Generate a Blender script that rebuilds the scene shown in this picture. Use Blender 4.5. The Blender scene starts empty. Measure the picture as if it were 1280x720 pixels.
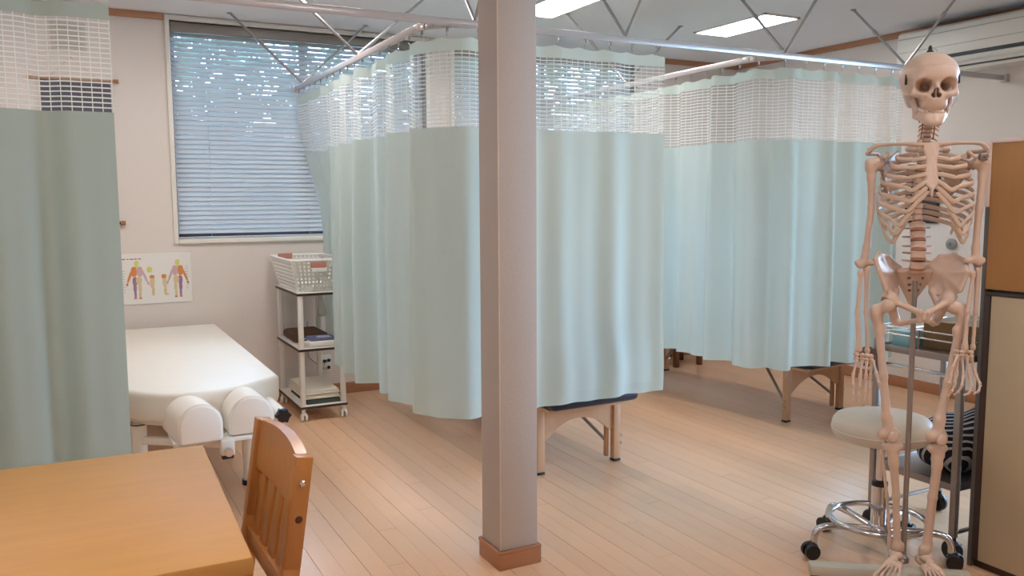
import bpy, bmesh, math, random
import numpy as np
from mathutils import Vector, Matrix, Quaternion

# ------------------------------------------------------------------ camera, sky, exposure
S = bpy.context.scene
COL = S.collection
R = math.radians
PI = math.pi
CAM_YAW, CAM_PITCH, CAM_ROLL = R(27.641), R(5.9), R(-0.298)
cd = bpy.data.cameras.new('camera')
cam = bpy.data.objects.new('camera', cd)
COL.objects.link(cam)
cd.sensor_width = 36.0
cd.lens = 36.0 * 1057.5 / 1280.0
cd.clip_start = 0.05
cam.location = (0, 0, 1.3)
_m = Matrix.Rotation(-CAM_YAW, 3, 'Z') @ Matrix.Rotation(R(90) - CAM_PITCH, 3, 'X') @ Matrix.Rotation(CAM_ROLL, 3, 'Z')
cam.rotation_euler = _m.to_euler()
S.camera = cam

S.view_settings.view_transform = 'Standard'
S.view_settings.look = 'None'
S.view_settings.gamma = 1.0
S.view_settings.use_curve_mapping = False
S.view_settings.exposure = 1.29
S.cycles.max_bounces = 10
S.cycles.transparent_max_bounces = 24
S.cycles.transmission_bounces = 8
S.cycles.caustics_reflective = False
S.cycles.caustics_refractive = False

SKY_STRENGTH = 9.0
LAMP_STRENGTH = 10.5
w = bpy.data.worlds.new('sky')
S.world = w
w.use_nodes = True
bg = w.node_tree.nodes['Background']
bg.inputs[0].default_value = (0.52, 0.71, 1.0, 1)
bg.inputs[1].default_value = SKY_STRENGTH


def portal(loc, rot, sx, sy):
    l = bpy.data.lights.new('window_portal', 'AREA')
    l.shape = 'RECTANGLE'
    l.size, l.size_y = sx, sy
    l.cycles.is_portal = True
    o = bpy.data.objects.new('window_portal', l)
    COL.objects.link(o)
    o.location = loc
    o.rotation_euler = rot


# window openings: (lo, hi, z0, z1)
W1 = (0.60, 2.24, 1.075, 2.385)
W2 = (2.45, 4.00, 1.075, 2.385)
W3_ADDED = (4.10, 5.25, 0.75, 1.62)      # unseen window added in the right wall to light the right bay, along Y
YW, XR, ZC = 5.55, 5.06, 2.42
portal(((W1[0] + W1[1]) / 2, YW + .2, 1.73), (R(-90), 0, 0), 1.64, 1.31)
portal(((W2[0] + W2[1]) / 2, YW + .2, 1.73), (R(-90), 0, 0), 1.55, 1.31)
W4 = (0.55, 2.55, 0.25, 2.25)      # glass door in the right wall, out of view
portal((XR + .2, 4.675, 1.185), (0, R(90), 0), .87, 1.15)
portal((XR + .2, 1.55, 1.25), (0, R(90), 0), 2.0, 2.0)


# ------------------------------------------------------------------ helpers
def lin(c):
    c = c / 255.0
    return c / 12.92 if c <= 0.04045 else ((c + 0.055) / 1.055) ** 2.4


def rgb(r, g, b):
    return (lin(r), lin(g), lin(b), 1.0)


def mat(name, col, rough=0.5, metal=0.0, noise=0.0, scale=20.0, bump=0.0, bscale=60.0, spec=0.5, sss=0.0, randv=0.0, stretch=None, coat=0.0):
    m = bpy.data.materials.new(name)
    m.use_nodes = True
    nt = m.node_tree
    b = nt.nodes['Principled BSDF']
    b.inputs['Roughness'].default_value = rough
    b.inputs['Metallic'].default_value = metal
    b.inputs['Specular IOR Level'].default_value = spec
    b.inputs['Base Color'].default_value = col
    if coat:
        b.inputs['Coat Weight'].default_value = coat
        b.inputs['Coat Roughness'].default_value = 0.15
    if sss:
        b.inputs['Subsurface Weight'].default_value = sss
        b.inputs['Subsurface Radius'].default_value = (.01, .006, .004)
        b.inputs['Subsurface Scale'].default_value = 0.5
    tc = nt.nodes.new('ShaderNodeTexCoord')
    vec = tc.outputs['Object']
    if stretch:
        mp = nt.nodes.new('ShaderNodeMapping')
        mp.inputs['Scale'].default_value = stretch
        nt.links.new(vec, mp.inputs['Vector'])
        vec = mp.outputs['Vector']
    if noise or randv:
        n = nt.nodes.new('ShaderNodeTexNoise')
        n.inputs['Scale'].default_value = scale
        n.inputs['Detail'].default_value = 4
        nt.links.new(vec, n.inputs['Vector'])
        mr = nt.nodes.new('ShaderNodeMapRange')
        mr.inputs['To Min'].default_value = 1 - noise
        mr.inputs['To Max'].default_value = 1 + noise
        nt.links.new(n.outputs['Fac'], mr.inputs['Value'])
        hs = nt.nodes.new('ShaderNodeHueSaturation')
        hs.inputs['Color'].default_value = col
        val = mr.outputs['Result']
        if randv:
            oi = nt.nodes.new('ShaderNodeObjectInfo')
            m2 = nt.nodes.new('ShaderNodeMapRange')
            m2.inputs['To Min'].default_value = 1 - randv
            m2.inputs['To Max'].default_value = 1 + randv
            nt.links.new(oi.outputs['Random'], m2.inputs['Value'])
            mu = nt.nodes.new('ShaderNodeMath')
            mu.operation = 'MULTIPLY'
            nt.links.new(val, mu.inputs[0])
            nt.links.new(m2.outputs['Result'], mu.inputs[1])
            val = mu.outputs[0]
        nt.links.new(val, hs.inputs['Value'])
        nt.links.new(hs.outputs['Color'], b.inputs['Base Color'])
    if bump:
        n2 = nt.nodes.new('ShaderNodeTexNoise')
        n2.inputs['Scale'].default_value = bscale
        n2.inputs['Detail'].default_value = 3
        nt.links.new(vec, n2.inputs['Vector'])
        bp = nt.nodes.new('ShaderNodeBump')
        bp.inputs['Strength'].default_value = bump
        bp.inputs['Distance'].default_value = 0.004
        nt.links.new(n2.outputs['Fac'], bp.inputs['Height'])
        nt.links.new(bp.outputs['Normal'], b.inputs['Normal'])
    return m


def emit(name, col, strength):
    m = bpy.data.materials.new(name)
    m.use_nodes = True
    nt = m.node_tree
    nt.nodes.clear()
    e = nt.nodes.new('ShaderNodeEmission')
    e.inputs[0].default_value = col
    e.inputs[1].default_value = strength
    o = nt.nodes.new('ShaderNodeOutputMaterial')
    nt.links.new(e.outputs[0], o.inputs[0])
    return m


def cloth_mat(name, col, trans=0.45, weave=0.25):
    m = bpy.data.materials.new(name)
    m.use_nodes = True
    nt = m.node_tree
    nt.nodes.clear()
    d = nt.nodes.new('ShaderNodeBsdfDiffuse')
    t = nt.nodes.new('ShaderNodeBsdfTranslucent')
    mx = nt.nodes.new('ShaderNodeMixShader')
    o = nt.nodes.new('ShaderNodeOutputMaterial')
    d.inputs[0].default_value = col
    t.inputs[0].default_value = col
    mx.inputs[0].default_value = trans
    tc = nt.nodes.new('ShaderNodeTexCoord')
    n = nt.nodes.new('ShaderNodeTexNoise')
    n.inputs['Scale'].default_value = 260
    nt.links.new(tc.outputs['Object'], n.inputs['Vector'])
    bp = nt.nodes.new('ShaderNodeBump')
    bp.inputs['Strength'].default_value = weave
    bp.inputs['Distance'].default_value = 0.001
    nt.links.new(n.outputs['Fac'], bp.inputs['Height'])
    nt.links.new(bp.outputs['Normal'], d.inputs['Normal'])
    nt.links.new(d.outputs[0], mx.inputs[1])
    nt.links.new(t.outputs[0], mx.inputs[2])
    nt.links.new(mx.outputs[0], o.inputs[0])
    return m


def net_mat(name, col, ph, dh, pv, dv, fine):
    """open net: horizontal threads every ph metres covering dh of the pitch, vertical ones every pv covering dv"""
    m = bpy.data.materials.new(name)
    m.use_nodes = True
    nt = m.node_tree
    nt.nodes.clear()
    N = nt.nodes.new
    L = nt.links.new
    d = N('ShaderNodeBsdfDiffuse')
    t = N('ShaderNodeBsdfTranslucent')
    d.inputs[0].default_value = col
    t.inputs[0].default_value = col
    mx = N('ShaderNodeMixShader')
    mx.inputs[0].default_value = 0.4
    L(d.outputs[0], mx.inputs[1])
    L(t.outputs[0], mx.inputs[2])
    tr = N('ShaderNodeBsdfTransparent')
    uv = N('ShaderNodeUVMap')
    uv.uv_map = 'UVMap'
    sp = N('ShaderNodeSeparateXYZ')
    L(uv.outputs[0], sp.inputs[0])

    def line(sock, pitch, duty):
        a = N('ShaderNodeMath'); a.operation = 'DIVIDE'; a.inputs[1].default_value = pitch
        L(sock, a.inputs[0])
        b = N('ShaderNodeMath'); b.operation = 'FRACT'
        L(a.outputs[0], b.inputs[0])
        c = N('ShaderNodeMath'); c.operation = 'LESS_THAN'; c.inputs[1].default_value = duty
        L(b.outputs[0], c.inputs[0])
        return c.outputs[0]
    h = line(sp.outputs[1], ph, dh)
    v = line(sp.outputs[0], pv, dv)
    m0 = N('ShaderNodeMath'); m0.operation = 'MAXIMUM'
    L(h, m0.inputs[0]); L(v, m0.inputs[1])
    mm = N('ShaderNodeMath'); mm.operation = 'MAXIMUM'
    L(m0.outputs[0], mm.inputs[0]); mm.inputs[1].default_value = fine
    fin = N('ShaderNodeMixShader')
    L(mm.outputs[0], fin.inputs[0])
    L(tr.outputs[0], fin.inputs[1])
    L(mx.outputs[0], fin.inputs[2])
    o = N('ShaderNodeOutputMaterial')
    L(fin.outputs[0], o.inputs[0])
    return m


def glass_mat(name, tint):
    m = bpy.data.materials.new(name)
    m.use_nodes = True
    nt = m.node_tree
    nt.nodes.clear()
    N = nt.nodes.new
    tr = N('ShaderNodeBsdfTransparent'); tr.inputs[0].default_value = tint
    g = N('ShaderNodeBsdfGlossy'); g.inputs['Roughness'].default_value = 0.02
    f = N('ShaderNodeFresnel'); f.inputs[0].default_value = 1.45
    mx = N('ShaderNodeMixShader')
    o = N('ShaderNodeOutputMaterial')
    nt.links.new(f.outputs[0], mx.inputs[0])
    nt.links.new(tr.outputs[0], mx.inputs[1])
    nt.links.new(g.outputs[0], mx.inputs[2])
    nt.links.new(mx.outputs[0], o.inputs[0])
    return m


class MB:
    def __init__(s):
        s.bm = bmesh.new()

    def box(s, lo, hi, bev=0.0, M=None, seg=2):
        lo, hi = Vector(lo), Vector(hi)
        c, d = (lo + hi) / 2, hi - lo
        r = bmesh.ops.create_cube(s.bm, size=1.0, matrix=Matrix.Translation(c) @ Matrix.Diagonal((d.x, d.y, d.z, 1)))
        vs = r['verts']
        if bev:
            es = list({e for v in vs for e in v.link_edges})
            q = bmesh.ops.bevel(s.bm, geom=es, offset=bev, segments=seg, affect='EDGES', profile=0.5)
            vs = list({v for f in q['faces'] for v in f.verts} | {v for v in vs if v.is_valid})
        if M is not None:
            bmesh.ops.transform(s.bm, matrix=M, verts=vs)
        return s

    def bar(s, a, b, w, h, bev=0.0, up=(0, 0, 1)):
        """rectangular bar from a to b; w across, h along up"""
        a, b = Vector(a), Vector(b)
        z = (b - a).normalized()
        u = Vector(up)
        x = u.cross(z)
        if x.length < 1e-4:
            x = Vector((1, 0, 0)).cross(z)
        x.normalize()
        y = z.cross(x)
        M = Matrix((x, y, z)).transposed().to_4x4()
        M.translation = a
        L = (b - a).length
        return s.box((-w / 2, -h / 2, 0), (w / 2, h / 2, L), bev, M)

    def tube(s, pts, rad, n=10, closed=False, cap=True, flat=1.0, up=None):
        pts = [Vector(p) for p in pts]
        m = len(pts)
        rads = rad if isinstance(rad, (list, tuple)) else [rad] * m
        rings = []
        prev = None
        for i, p in enumerate(pts):
            if closed:
                t = pts[(i + 1) % m] - pts[i - 1]
            else:
                t = pts[min(i + 1, m - 1)] - pts[max(i - 1, 0)]
            t.normalize()
            if up is not None:
                x = Vector(up) - t * Vector(up).dot(t)
                if x.length < 1e-3:
                    x = t.orthogonal()
            elif prev is None:
                x = t.orthogonal()
            else:
                x = prev - t * prev.dot(t)
            x.normalize()
            prev = x
            y = t.cross(x)
            ring = []
            for k in range(n):
                a = 2 * PI * k / n
                ring.append(s.bm.verts.new(p + x * math.cos(a) * rads[i] + y * math.sin(a) * rads[i] * flat))
            rings.append(ring)
        q = m if closed else m - 1
        for i in range(q):
            A, B = rings[i], rings[(i + 1) % m]
            for k in range(n):
                s.bm.faces.new((A[k], A[(k + 1) % n], B[(k + 1) % n], B[k]))
        if cap and not closed:
            s.bm.faces.new(rings[0][::-1])
            s.bm.faces.new(rings[-1])
        return s

    def cyl(s, a, b, r, n=16, r2=None):
        return s.tube([a, b], [r, r if r2 is None else r2], n)

    def lathe(s, prof, n=24, c=(0, 0, 0), M=None):
        c = Vector(c)
        rings = []
        for r, z in prof:
            ring = []
            for k in range(n):
                a = 2 * PI * k / n
                v = Vector((r * math.cos(a), r * math.sin(a), z))
                v = (M @ v if M is not None else v) + c
                ring.append(s.bm.verts.new(v))
            rings.append(ring)
        for i in range(len(prof) - 1):
            A, B = rings[i], rings[i + 1]
            for k in range(n):
                s.bm.faces.new((A[k], A[(k + 1) % n], B[(k + 1) % n], B[k]))
        s.bm.faces.new(rings[0][::-1])
        s.bm.faces.new(rings[-1])
        return s

    def prism(s, poly, z0, z1, bev=0.0, M=None, seg=2):
        """polygon (x,y) extruded z0..z1, then M"""
        a = [s.bm.verts.new((p[0], p[1], z0)) for p in poly]
        b = [s.bm.verts.new((p[0], p[1], z1)) for p in poly]
        n = len(poly)
        fs = [s.bm.faces.new(a[::-1]), s.bm.faces.new(b)]
        for k in range(n):
            s.bm.faces.new((a[k], a[(k + 1) % n], b[(k + 1) % n], b[k]))
        vs = a + b
        if bev:
            es = [e for f in fs for e in f.edges]
            q = bmesh.ops.bevel(s.bm, geom=es, offset=bev, segments=seg, affect='EDGES', profile=0.5)
            vs = list({v for f in q['faces'] for v in f.verts} | {v for v in vs if v.is_valid})
        if M is not None:
            bmesh.ops.transform(s.bm, matrix=M, verts=vs)
        return s

    def ball(s, c, r, n=12, sc=(1, 1, 1)):
        bmesh.ops.create_uvsphere(s.bm, u_segments=n, v_segments=max(6, n // 2 + 2), radius=1.0,
                                  matrix=Matrix.Translation(Vector(c)) @ Matrix.Diagonal((r * sc[0], r * sc[1], r * sc[2], 1)))
        return s

    def mesh(s, name, material, smooth=True):
        bmesh.ops.recalc_face_normals(s.bm, faces=s.bm.faces)
        me = bpy.data.meshes.new(name)
        s.bm.to_mesh(me)
        s.bm.free()
        if material:
            for q in (material if isinstance(material, (list, tuple)) else [material]):
                me.materials.append(q)
        if smooth:
            me.polygons.foreach_set('use_smooth', [True] * len(me.polygons))
            me.set_sharp_from_angle(angle=R(38))
        return me

    def build(s, name, material, parent=None, smooth=True, label=None):
        return link(name, s.mesh(name, material, smooth), parent, label=label)


def link(name, me, parent=None, M=None, label=None):
    o = bpy.data.objects.new(name, me)
    COL.objects.link(o)
    if parent is not None:
        o.parent = parent
    if M is not None:
        o.matrix_local = M
    if label:
        o['label'] = label
    return o


def thing(name, label, cat, loc=(0, 0, 0), rz=0.0, group=None):
    o = bpy.data.objects.new(name, None)
    o.empty_display_size = 0.1
    COL.objects.link(o)
    o.location = loc
    o.rotation_euler = (0, 0, rz)
    return tag(o, label, cat, group)


def tag(o, label, cat, group=None):
    o['label'] = label
    o['category'] = cat
    if group:
        o['group'] = group
    return o


def struct(o, label=None):
    o['kind'] = 'structure'
    if label:
        o['label'] = label
    return o


def pydata(name, vs, fs, material, parent=None, smooth=True, uvs=None, label=None):
    me = bpy.data.meshes.new(name)
    me.from_pydata([tuple(v) for v in vs], [], [tuple(f) for f in fs])
    if uvs is not None:
        ul = me.uv_layers.new(name='UVMap')
        li = np.zeros(len(me.loops), dtype=np.int32)
        me.loops.foreach_get('vertex_index', li)
        ul.data.foreach_set('uv', np.asarray(uvs, dtype=np.float32)[li].ravel())
    me.materials.append(material)
    if smooth:
        me.polygons.foreach_set('use_smooth', [True] * len(me.polygons))
    return link(name, me, parent, label=label)


# ------------------------------------------------------------------ implicit surfaces (bones)
def sd_cap(P, a, b, r0, r1=None):
    r1 = r0 if r1 is None else r1
    a = np.array(a, float); b = np.array(b, float)
    ab = b - a
    t = np.clip((P - a) @ ab / max(ab @ ab, 1e-12), 0, 1)
    return np.linalg.norm(P - a - t[:, None] * ab, axis=1) - (r0 + (r1 - r0) * t)


def sd_ell(P, c, r, rot=None):
    q = P - np.array(c, float)
    if rot is not None:
        q = q @ np.array(rot)
    r = np.array(r, float)
    k0 = np.linalg.norm(q / r, axis=1)
    k1 = np.linalg.norm(q / (r * r), axis=1)
    return k0 * (k0 - 1) / np.maximum(k1, 1e-9)


def sd_tri(P, a, b, c, r):
    a, b, c = (np.array(x, float) for x in (a, b, c))
    ba, cb, ac = b - a, c - b, a - c
    pa, pb, pc = P - a, P - b, P - c
    n = np.cross(ba, ac)
    s = (np.sign(pa @ np.cross(ba, n)) + np.sign(pb @ np.cross(cb, n)) + np.sign(pc @ np.cross(ac, n)))

    def seg(p, e):
        t = np.clip(p @ e / (e @ e), 0, 1)
        return ((p - t[:, None] * e) ** 2).sum(1)
    d_e = np.minimum(np.minimum(seg(pa, ba), seg(pb, cb)), seg(pc, ac))
    d_f = (pa @ n) ** 2 / (n @ n)
    return np.sqrt(np.where(s < 2.0, d_e, d_f)) - r


def smin(a, b, k):
    h = np.clip(0.5 + 0.5 * (b - a) / k, 0, 1)
    return b + (a - b) * h - k * h * (1 - h)


def smax(a, b, k):
    return -smin(-a, -b, k)


def sun(k, *ds):
    d = ds[0]
    for e in ds[1:]:
        d = smin(d, e, k)
    return d


def snet(fn, lo, hi, h):
    lo = np.array(lo, float); hi = np.array(hi, float)
    n = np.ceil((hi - lo) / h).astype(int) + 1
    ax = [lo[i] + h * np.arange(n[i]) for i in range(3)]
    G = np.stack(np.meshgrid(*ax, indexing='ij'), -1)
    V = fn(G.reshape(-1, 3)).reshape(n)
    ins = V < 0
    c = np.zeros(n - 1, int)
    for dx in (0, 1):
        for dy in (0, 1):
            for dz in (0, 1):
                c += ins[dx:n[0] - 1 + dx, dy:n[1] - 1 + dy, dz:n[2] - 1 + dz]
    act = (c > 0) & (c < 8)
    I = np.argwhere(act)
    idx = -np.ones(n - 1, int)
    idx[act] = np.arange(len(I))
    acc = np.zeros((len(I), 3)); cnt = np.zeros(len(I))
    for axis in range(3):
        oth = [k for k in range(3) if k != axis]
        for u in (0, 1):
            for v in (0, 1):
                A = I.copy(); A[:, oth[0]] += u; A[:, oth[1]] += v
                B = A.copy(); B[:, axis] += 1
                va = V[A[:, 0], A[:, 1], A[:, 2]]; vb = V[B[:, 0], B[:, 1], B[:, 2]]
                m = (va < 0) != (vb < 0)
                t = va[m] / (va[m] - vb[m])
                p = A[m].astype(float); p[:, axis] += t
                acc[m] += p; cnt[m] += 1
    verts = lo + h * acc / cnt[:, None]
    faces = []
    for axis in range(3):
        o1, o2 = (axis + 1) % 3, (axis + 2) % 3
        sl0 = [slice(None)] * 3; sl1 = [slice(None)] * 3
        sl0[axis] = slice(0, n[axis] - 1); sl1[axis] = slice(1, n[axis])
        ch = ins[tuple(sl0)] != ins[tuple(sl1)]
        E = np.argwhere(ch)
        E = E[(E[:, o1] > 0) & (E[:, o2] > 0) & (E[:, o1] < n[o1] - 1) & (E[:, o2] < n[o2] - 1)]

        def cell(d1, d2):
            Q = E.copy(); Q[:, o1] -= d1; Q[:, o2] -= d2
            return idx[Q[:, 0], Q[:, 1], Q[:, 2]]
        q = np.stack([cell(1, 1), cell(0, 1), cell(0, 0), cell(1, 0)], 1)
        flip = ~ins[E[:, 0], E[:, 1], E[:, 2]]
        q[flip] = q[flip][:, ::-1]
        faces.append(q)
    F = np.concatenate(faces)
    F = F[(F >= 0).all(1)]
    return verts, F


def bone(name, fn, lo, hi, h, material, parent, label=None, M=None):
    v, f = snet(fn, lo, hi, h)
    me = bpy.data.meshes.new(name)
    me.vertices.add(len(v))
    me.vertices.foreach_set('co', v.ravel())
    me.loops.add(len(f) * 4)
    me.loops.foreach_set('vertex_index', f.ravel().astype(np.int32))
    me.polygons.add(len(f))
    me.polygons.foreach_set('loop_start', np.arange(0, len(f) * 4, 4, dtype=np.int32))
    me.update(calc_edges=True)
    me.validate()
    me.materials.append(material)
    me.polygons.foreach_set('use_smooth', [True] * len(me.polygons))
    return link(name, me, parent, M, label)


def boneauto(name, prims, k, h, material, parent, sub=None, label=None):
    """prims: list of (a, b, r0, r1) capsules in smooth union"""
    pts = np.array([p[0] for p in prims] + [p[1] for p in prims])
    rm = max(max(p[2], p[3]) for p in prims) + 3 * h
    lo, hi = pts.min(0) - rm, pts.max(0) + rm

    def fn(P):
        d = sun(k, *[sd_cap(P, *p) for p in prims])
        if sub:
            for q in sub:
                d = smax(d, -sd_cap(P, *q), k * .5)
        return d
    return bone(name, fn, lo, hi, h, material, parent, label)


def catmull(P, n=6):
    P = [np.array(p, float) for p in P]
    P = [2 * P[0] - P[1]] + P + [2 * P[-1] - P[-2]]
    out = []
    for i in range(1, len(P) - 2):
        for k in range(n):
            t = k / n
            a, b, c, d = P[i - 1], P[i], P[i + 1], P[i + 2]
            out.append(0.5 * ((2 * b) + (c - a) * t + (2 * a - 5 * b + 4 * c - d) * t * t + (3 * b - a - 3 * c + d) * t ** 3))
    out.append(P[-2])
    return out


# ------------------------------------------------------------------ materials
M_wall = mat('wallpaper', rgb(228, 220, 214), .9, noise=.02, scale=60, bump=.25, bscale=180, spec=.2)
M_ceil = mat('ceiling_paper', rgb(238, 240, 244), .9, noise=.015, scale=40, bump=.2, bscale=150, spec=.2)
M_trim = mat('brown_trim', rgb(186, 134, 100), .5, noise=.12, scale=14, stretch=(1, 1, 8))
M_base = mat('baseboard_wood', rgb(172, 120, 86), .45, noise=.1, scale=10, stretch=(1, 1, 10))
M_plank = mat('floor_plank', rgb(222, 180, 144), .28, noise=.05, scale=9, stretch=(14, 1.2, 1), randv=.045, bump=.04, bscale=30)
M_sub = mat('floor_joint', rgb(150, 112, 86), .6, noise=.05)
M_white = mat('white_paint', rgb(236, 232, 224), .45, noise=.015, scale=30)
M_post = mat('post_paper', rgb(188, 180, 174), .85, noise=.02, scale=50, bump=.2, bscale=160, spec=.2)
M_alu = mat('aluminium_sash', rgb(120, 118, 118), .4, .6, noise=.03)
M_rail = mat('rail_enamel', rgb(205, 200, 200), .28, .35, noise=.02)
M_rod = mat('rod_steel', rgb(170, 168, 170), .3, .7, noise=.03)
M_slat = mat('blind_slat', rgb(205, 208, 214), .45, noise=.02, spec=.4)
M_glass = glass_mat('window_glass', (.9, .96, .97, 1))
M_cloth1 = cloth_mat('mint_cloth', rgb(204, 216, 210), .42)
M_cloth0 = cloth_mat('mint_cloth_shaded', rgb(178, 193, 185), .25)  # weaker backlight on the left curtain put into a darker cloth colour
M_net = net_mat('white_net', rgb(236, 240, 236), .0165, .27, .031, .09, .14)
M_leaf = mat('tree_leaf', rgb(62, 96, 60), .6, noise=.3, scale=3)
M_bark = mat('tree_bark', rgb(80, 66, 54), .9, noise=.2)
M_grass = mat('garden_ground', rgb(96, 112, 74), .95, noise=.2, scale=5)
M_black = mat('black_plastic', rgb(26, 24, 26), .4, noise=.05)
M_navy = mat('navy_cloth', rgb(30, 34, 66), .85, noise=.15, scale=80)
M_cream = mat('cream_vinyl', rgb(240, 235, 224), .42, noise=.015, scale=12, bump=.03)
M_creampad = mat('cream_pad_vinyl', rgb(242, 236, 226), .45, noise=.015, scale=12)
M_desk = mat('desk_wood', rgb(198, 146, 78), .46, noise=.09, scale=5, stretch=(1.2, 9, 9))
M_pine = mat('pine_wood', rgb(184, 122, 62), .33, noise=.14, scale=7, stretch=(7, 7, 1.0), coat=.2)
M_knot = mat('pine_knot', rgb(84, 34, 18), .4, noise=.2, scale=90)
M_chrome = mat('chrome', rgb(214, 214, 218), .12, 1.0, noise=.02)
M_steel = mat('satin_steel', rgb(158, 148, 142), .38, .7, noise=.04)
M_stool = mat('stool_vinyl', rgb(204, 196, 182), .45, noise=.02, bump=.03)
M_tan = mat('tan_board', rgb(176, 126, 70), .5, noise=.07, scale=6, stretch=(8, 8, 1))
M_beige = mat('beige_board', rgb(186, 168, 138), .55, noise=.03, scale=14)
M_darkedge = mat('dark_brown_edge', rgb(58, 42, 34), .5, noise=.08)
M_plastic = mat('white_plastic', rgb(240, 238, 230), .35, noise=.01)
M_salmon = mat('salmon_tag', rgb(196, 130, 112), .6, noise=.06, scale=60)
M_paper = mat('white_paper', rgb(238, 236, 232), .8, noise=.01)
M_table = mat('table_beech', rgb(206, 164, 128), .45, noise=.08, scale=6, stretch=(6, 6, 1))
M_bone = mat('bone_plastic', rgb(208, 182, 164), .42, noise=.05, scale=26, bump=.05, bscale=50)
M_bone2 = mat('cartilage_plastic', rgb(207, 183, 162), .45, noise=.03, scale=30)
M_boned = mat('bone_tan', rgb(202, 172, 152), .45, noise=.06, scale=30)
M_tooth = mat('tooth_plastic', rgb(238, 224, 204), .35, noise=.02)
M_disc = mat('disc_plastic', rgb(176, 122, 96), .5, noise=.05)
M_nerve = mat('nerve_yellow', rgb(214, 158, 62), .5, noise=.05)
M_artery = mat('artery_red', rgb(186, 84, 74), .5, noise=.05)
M_standw = mat('stand_enamel', rgb(184, 180, 166), .4, noise=.03)
M_lamp = emit('lamp_diffuser', (1.0, .915, .875, 1), LAMP_STRENGTH)

# ------------------------------------------------------------------ the room
def wall_with_holes(name, u0, u1, z0, z1, holes, t0, t1, axis):
    b = MB()
    us = sorted([u0, u1] + [h[0] for h in holes] + [h[1] for h in holes])
    for a, c in zip(us[:-1], us[1:]):
        mid = (a + c) / 2
        hs = [h for h in holes if h[0] < mid < h[1]]
        spans = [(z0, hs[0][2]), (hs[0][3], z1)] if hs else [(z0, z1)]
        for p, q in spans:
            if axis == 'x':
                b.box((a, t0, p), (c, t1, q))
            else:
                b.box((t0, a, p), (t1, c, q))
    return struct(b.build(name, M_wall, smooth=False))


X0, Y0 = -1.8, -2.6
wall_with_holes('wall_back', X0, XR + .14, 0, ZC, [W1, W2], YW, YW + .14, 'x')
wall_with_holes('wall_right', Y0, YW, 0, ZC, [W3_ADDED, W4], XR, XR + .14, 'y')
struct(MB().box((X0 - .14, Y0, 0), (X0, YW + .14, ZC)).build('wall_left', M_wall, smooth=False))
struct(MB().box((X0 - .14, Y0 - .14, 0), (XR + .14, Y0, ZC)).build('wall_front', M_wall, smooth=False))
struct(MB().box((X0 - .14, Y0 - .14, ZC), (XR + .14, YW + .14, ZC + .12)).build('ceiling', M_ceil, smooth=False))
floor = struct(MB().box((X0 - .14, Y0 - .14, -.12), (XR + .14, YW + .14, -.004)).build('floor', M_sub, smooth=False))

# floor boards: pairs of 75 mm strips, wide joint between the pairs
rng = random.Random(4)
PL = 1.818
strip_mesh = {}


def strip(x, y0, y1):
    L = round(y1 - y0, 3)
    if L not in strip_mesh:
        strip_mesh[L] = MB().box((0, 0, -.004), (.0735, L - .0015, 0)).mesh('plank', M_plank, smooth=False)
    link('plank', strip_mesh[L], floor, Matrix.Translation((x, y0, 0)))


x = .727 - .1495 * 8
k = 0
while x < XR - .02:
    for half in (0, 1):
        xs = x + .0012 + half * .0742
        off = (0.37 * k + .55 * half) % 1.0 * PL
        y = .75 - round(off, 2)
        while y < YW:
            a, b = max(y, .75), min(y + PL, YW)
            if b - a > .03:
                strip(xs, a, b)
            y += PL
    x += .1495
    k += 1
MBf = MB()
xx = X0
while xx < XR:
    hi = .75
    MBf.box((xx + .001, Y0, -.004), (min(xx + .0735, XR), hi - .002, 0))
    if xx + .075 < .727 - .1495 * 8:
        MBf.box((xx + .001, hi, -.004), (xx + .0735, YW, 0))
    xx += .075
o = MBf.build('plank_field', M_plank, floor, smooth=False)
o['kind'] = 'stuff'

# baseboards and ceiling trim
struct(MB().box((X0, YW - .012, 0), (XR, YW, .075), .003).build('baseboard_back', M_base))
struct(MB().box((XR - .012, Y0, 0), (XR, YW - .012, .075), .003).build('baseboard_right', M_base))
struct(MB().box((X0, Y0, 0), (X0 + .012, YW - .012, .075), .003).build('baseboard_left', M_base))
tb = MB()
for a, b in ((X0, W1[0] - .03), (W2[1] + .03, XR)):
    tb.box((a, YW - .018, ZC - .04), (b, YW, ZC), .003)
struct(tb.build('trim_1', M_trim))
struct(MB().box((XR - .02, Y0, ZC - .04), (XR, YW - .018, ZC), .003).build('trim_2', M_trim))

# the post
post = struct(MB().box((1.293, 2.566, 0), (1.443, 2.716, ZC), .004).build('column', M_post))
post['label'] = 'square white papered post with a brown wooden foot'
MB().box((1.285, 2.556, 0), (1.452, 2.566, .07), .002).box((1.285, 2.553, .058), (1.452, 2.566, .07), .002).build('skirting', M_base, post)
MB().box((1.283, 2.556, 0), (1.293, 2.722, .07), .002).box((1.280, 2.556, .058), (1.293, 2.722, .07), .002).build('skirting', M_base, post)
MB().box((1.443, 2.566, 0), (1.452, 2.722, .07), .002).build('skirting', M_base, post)
MB().box((1.285, 2.716, 0), (1.452, 2.726, .07), .002).build('skirting', M_base, post)
MB().box((1.2915, 2.5645, .07), (1.296, 2.569, ZC), .001).build('corner_bead', mat('bead_tan', rgb(206, 186, 168), .6, noise=.15, scale=12), post)


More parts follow.
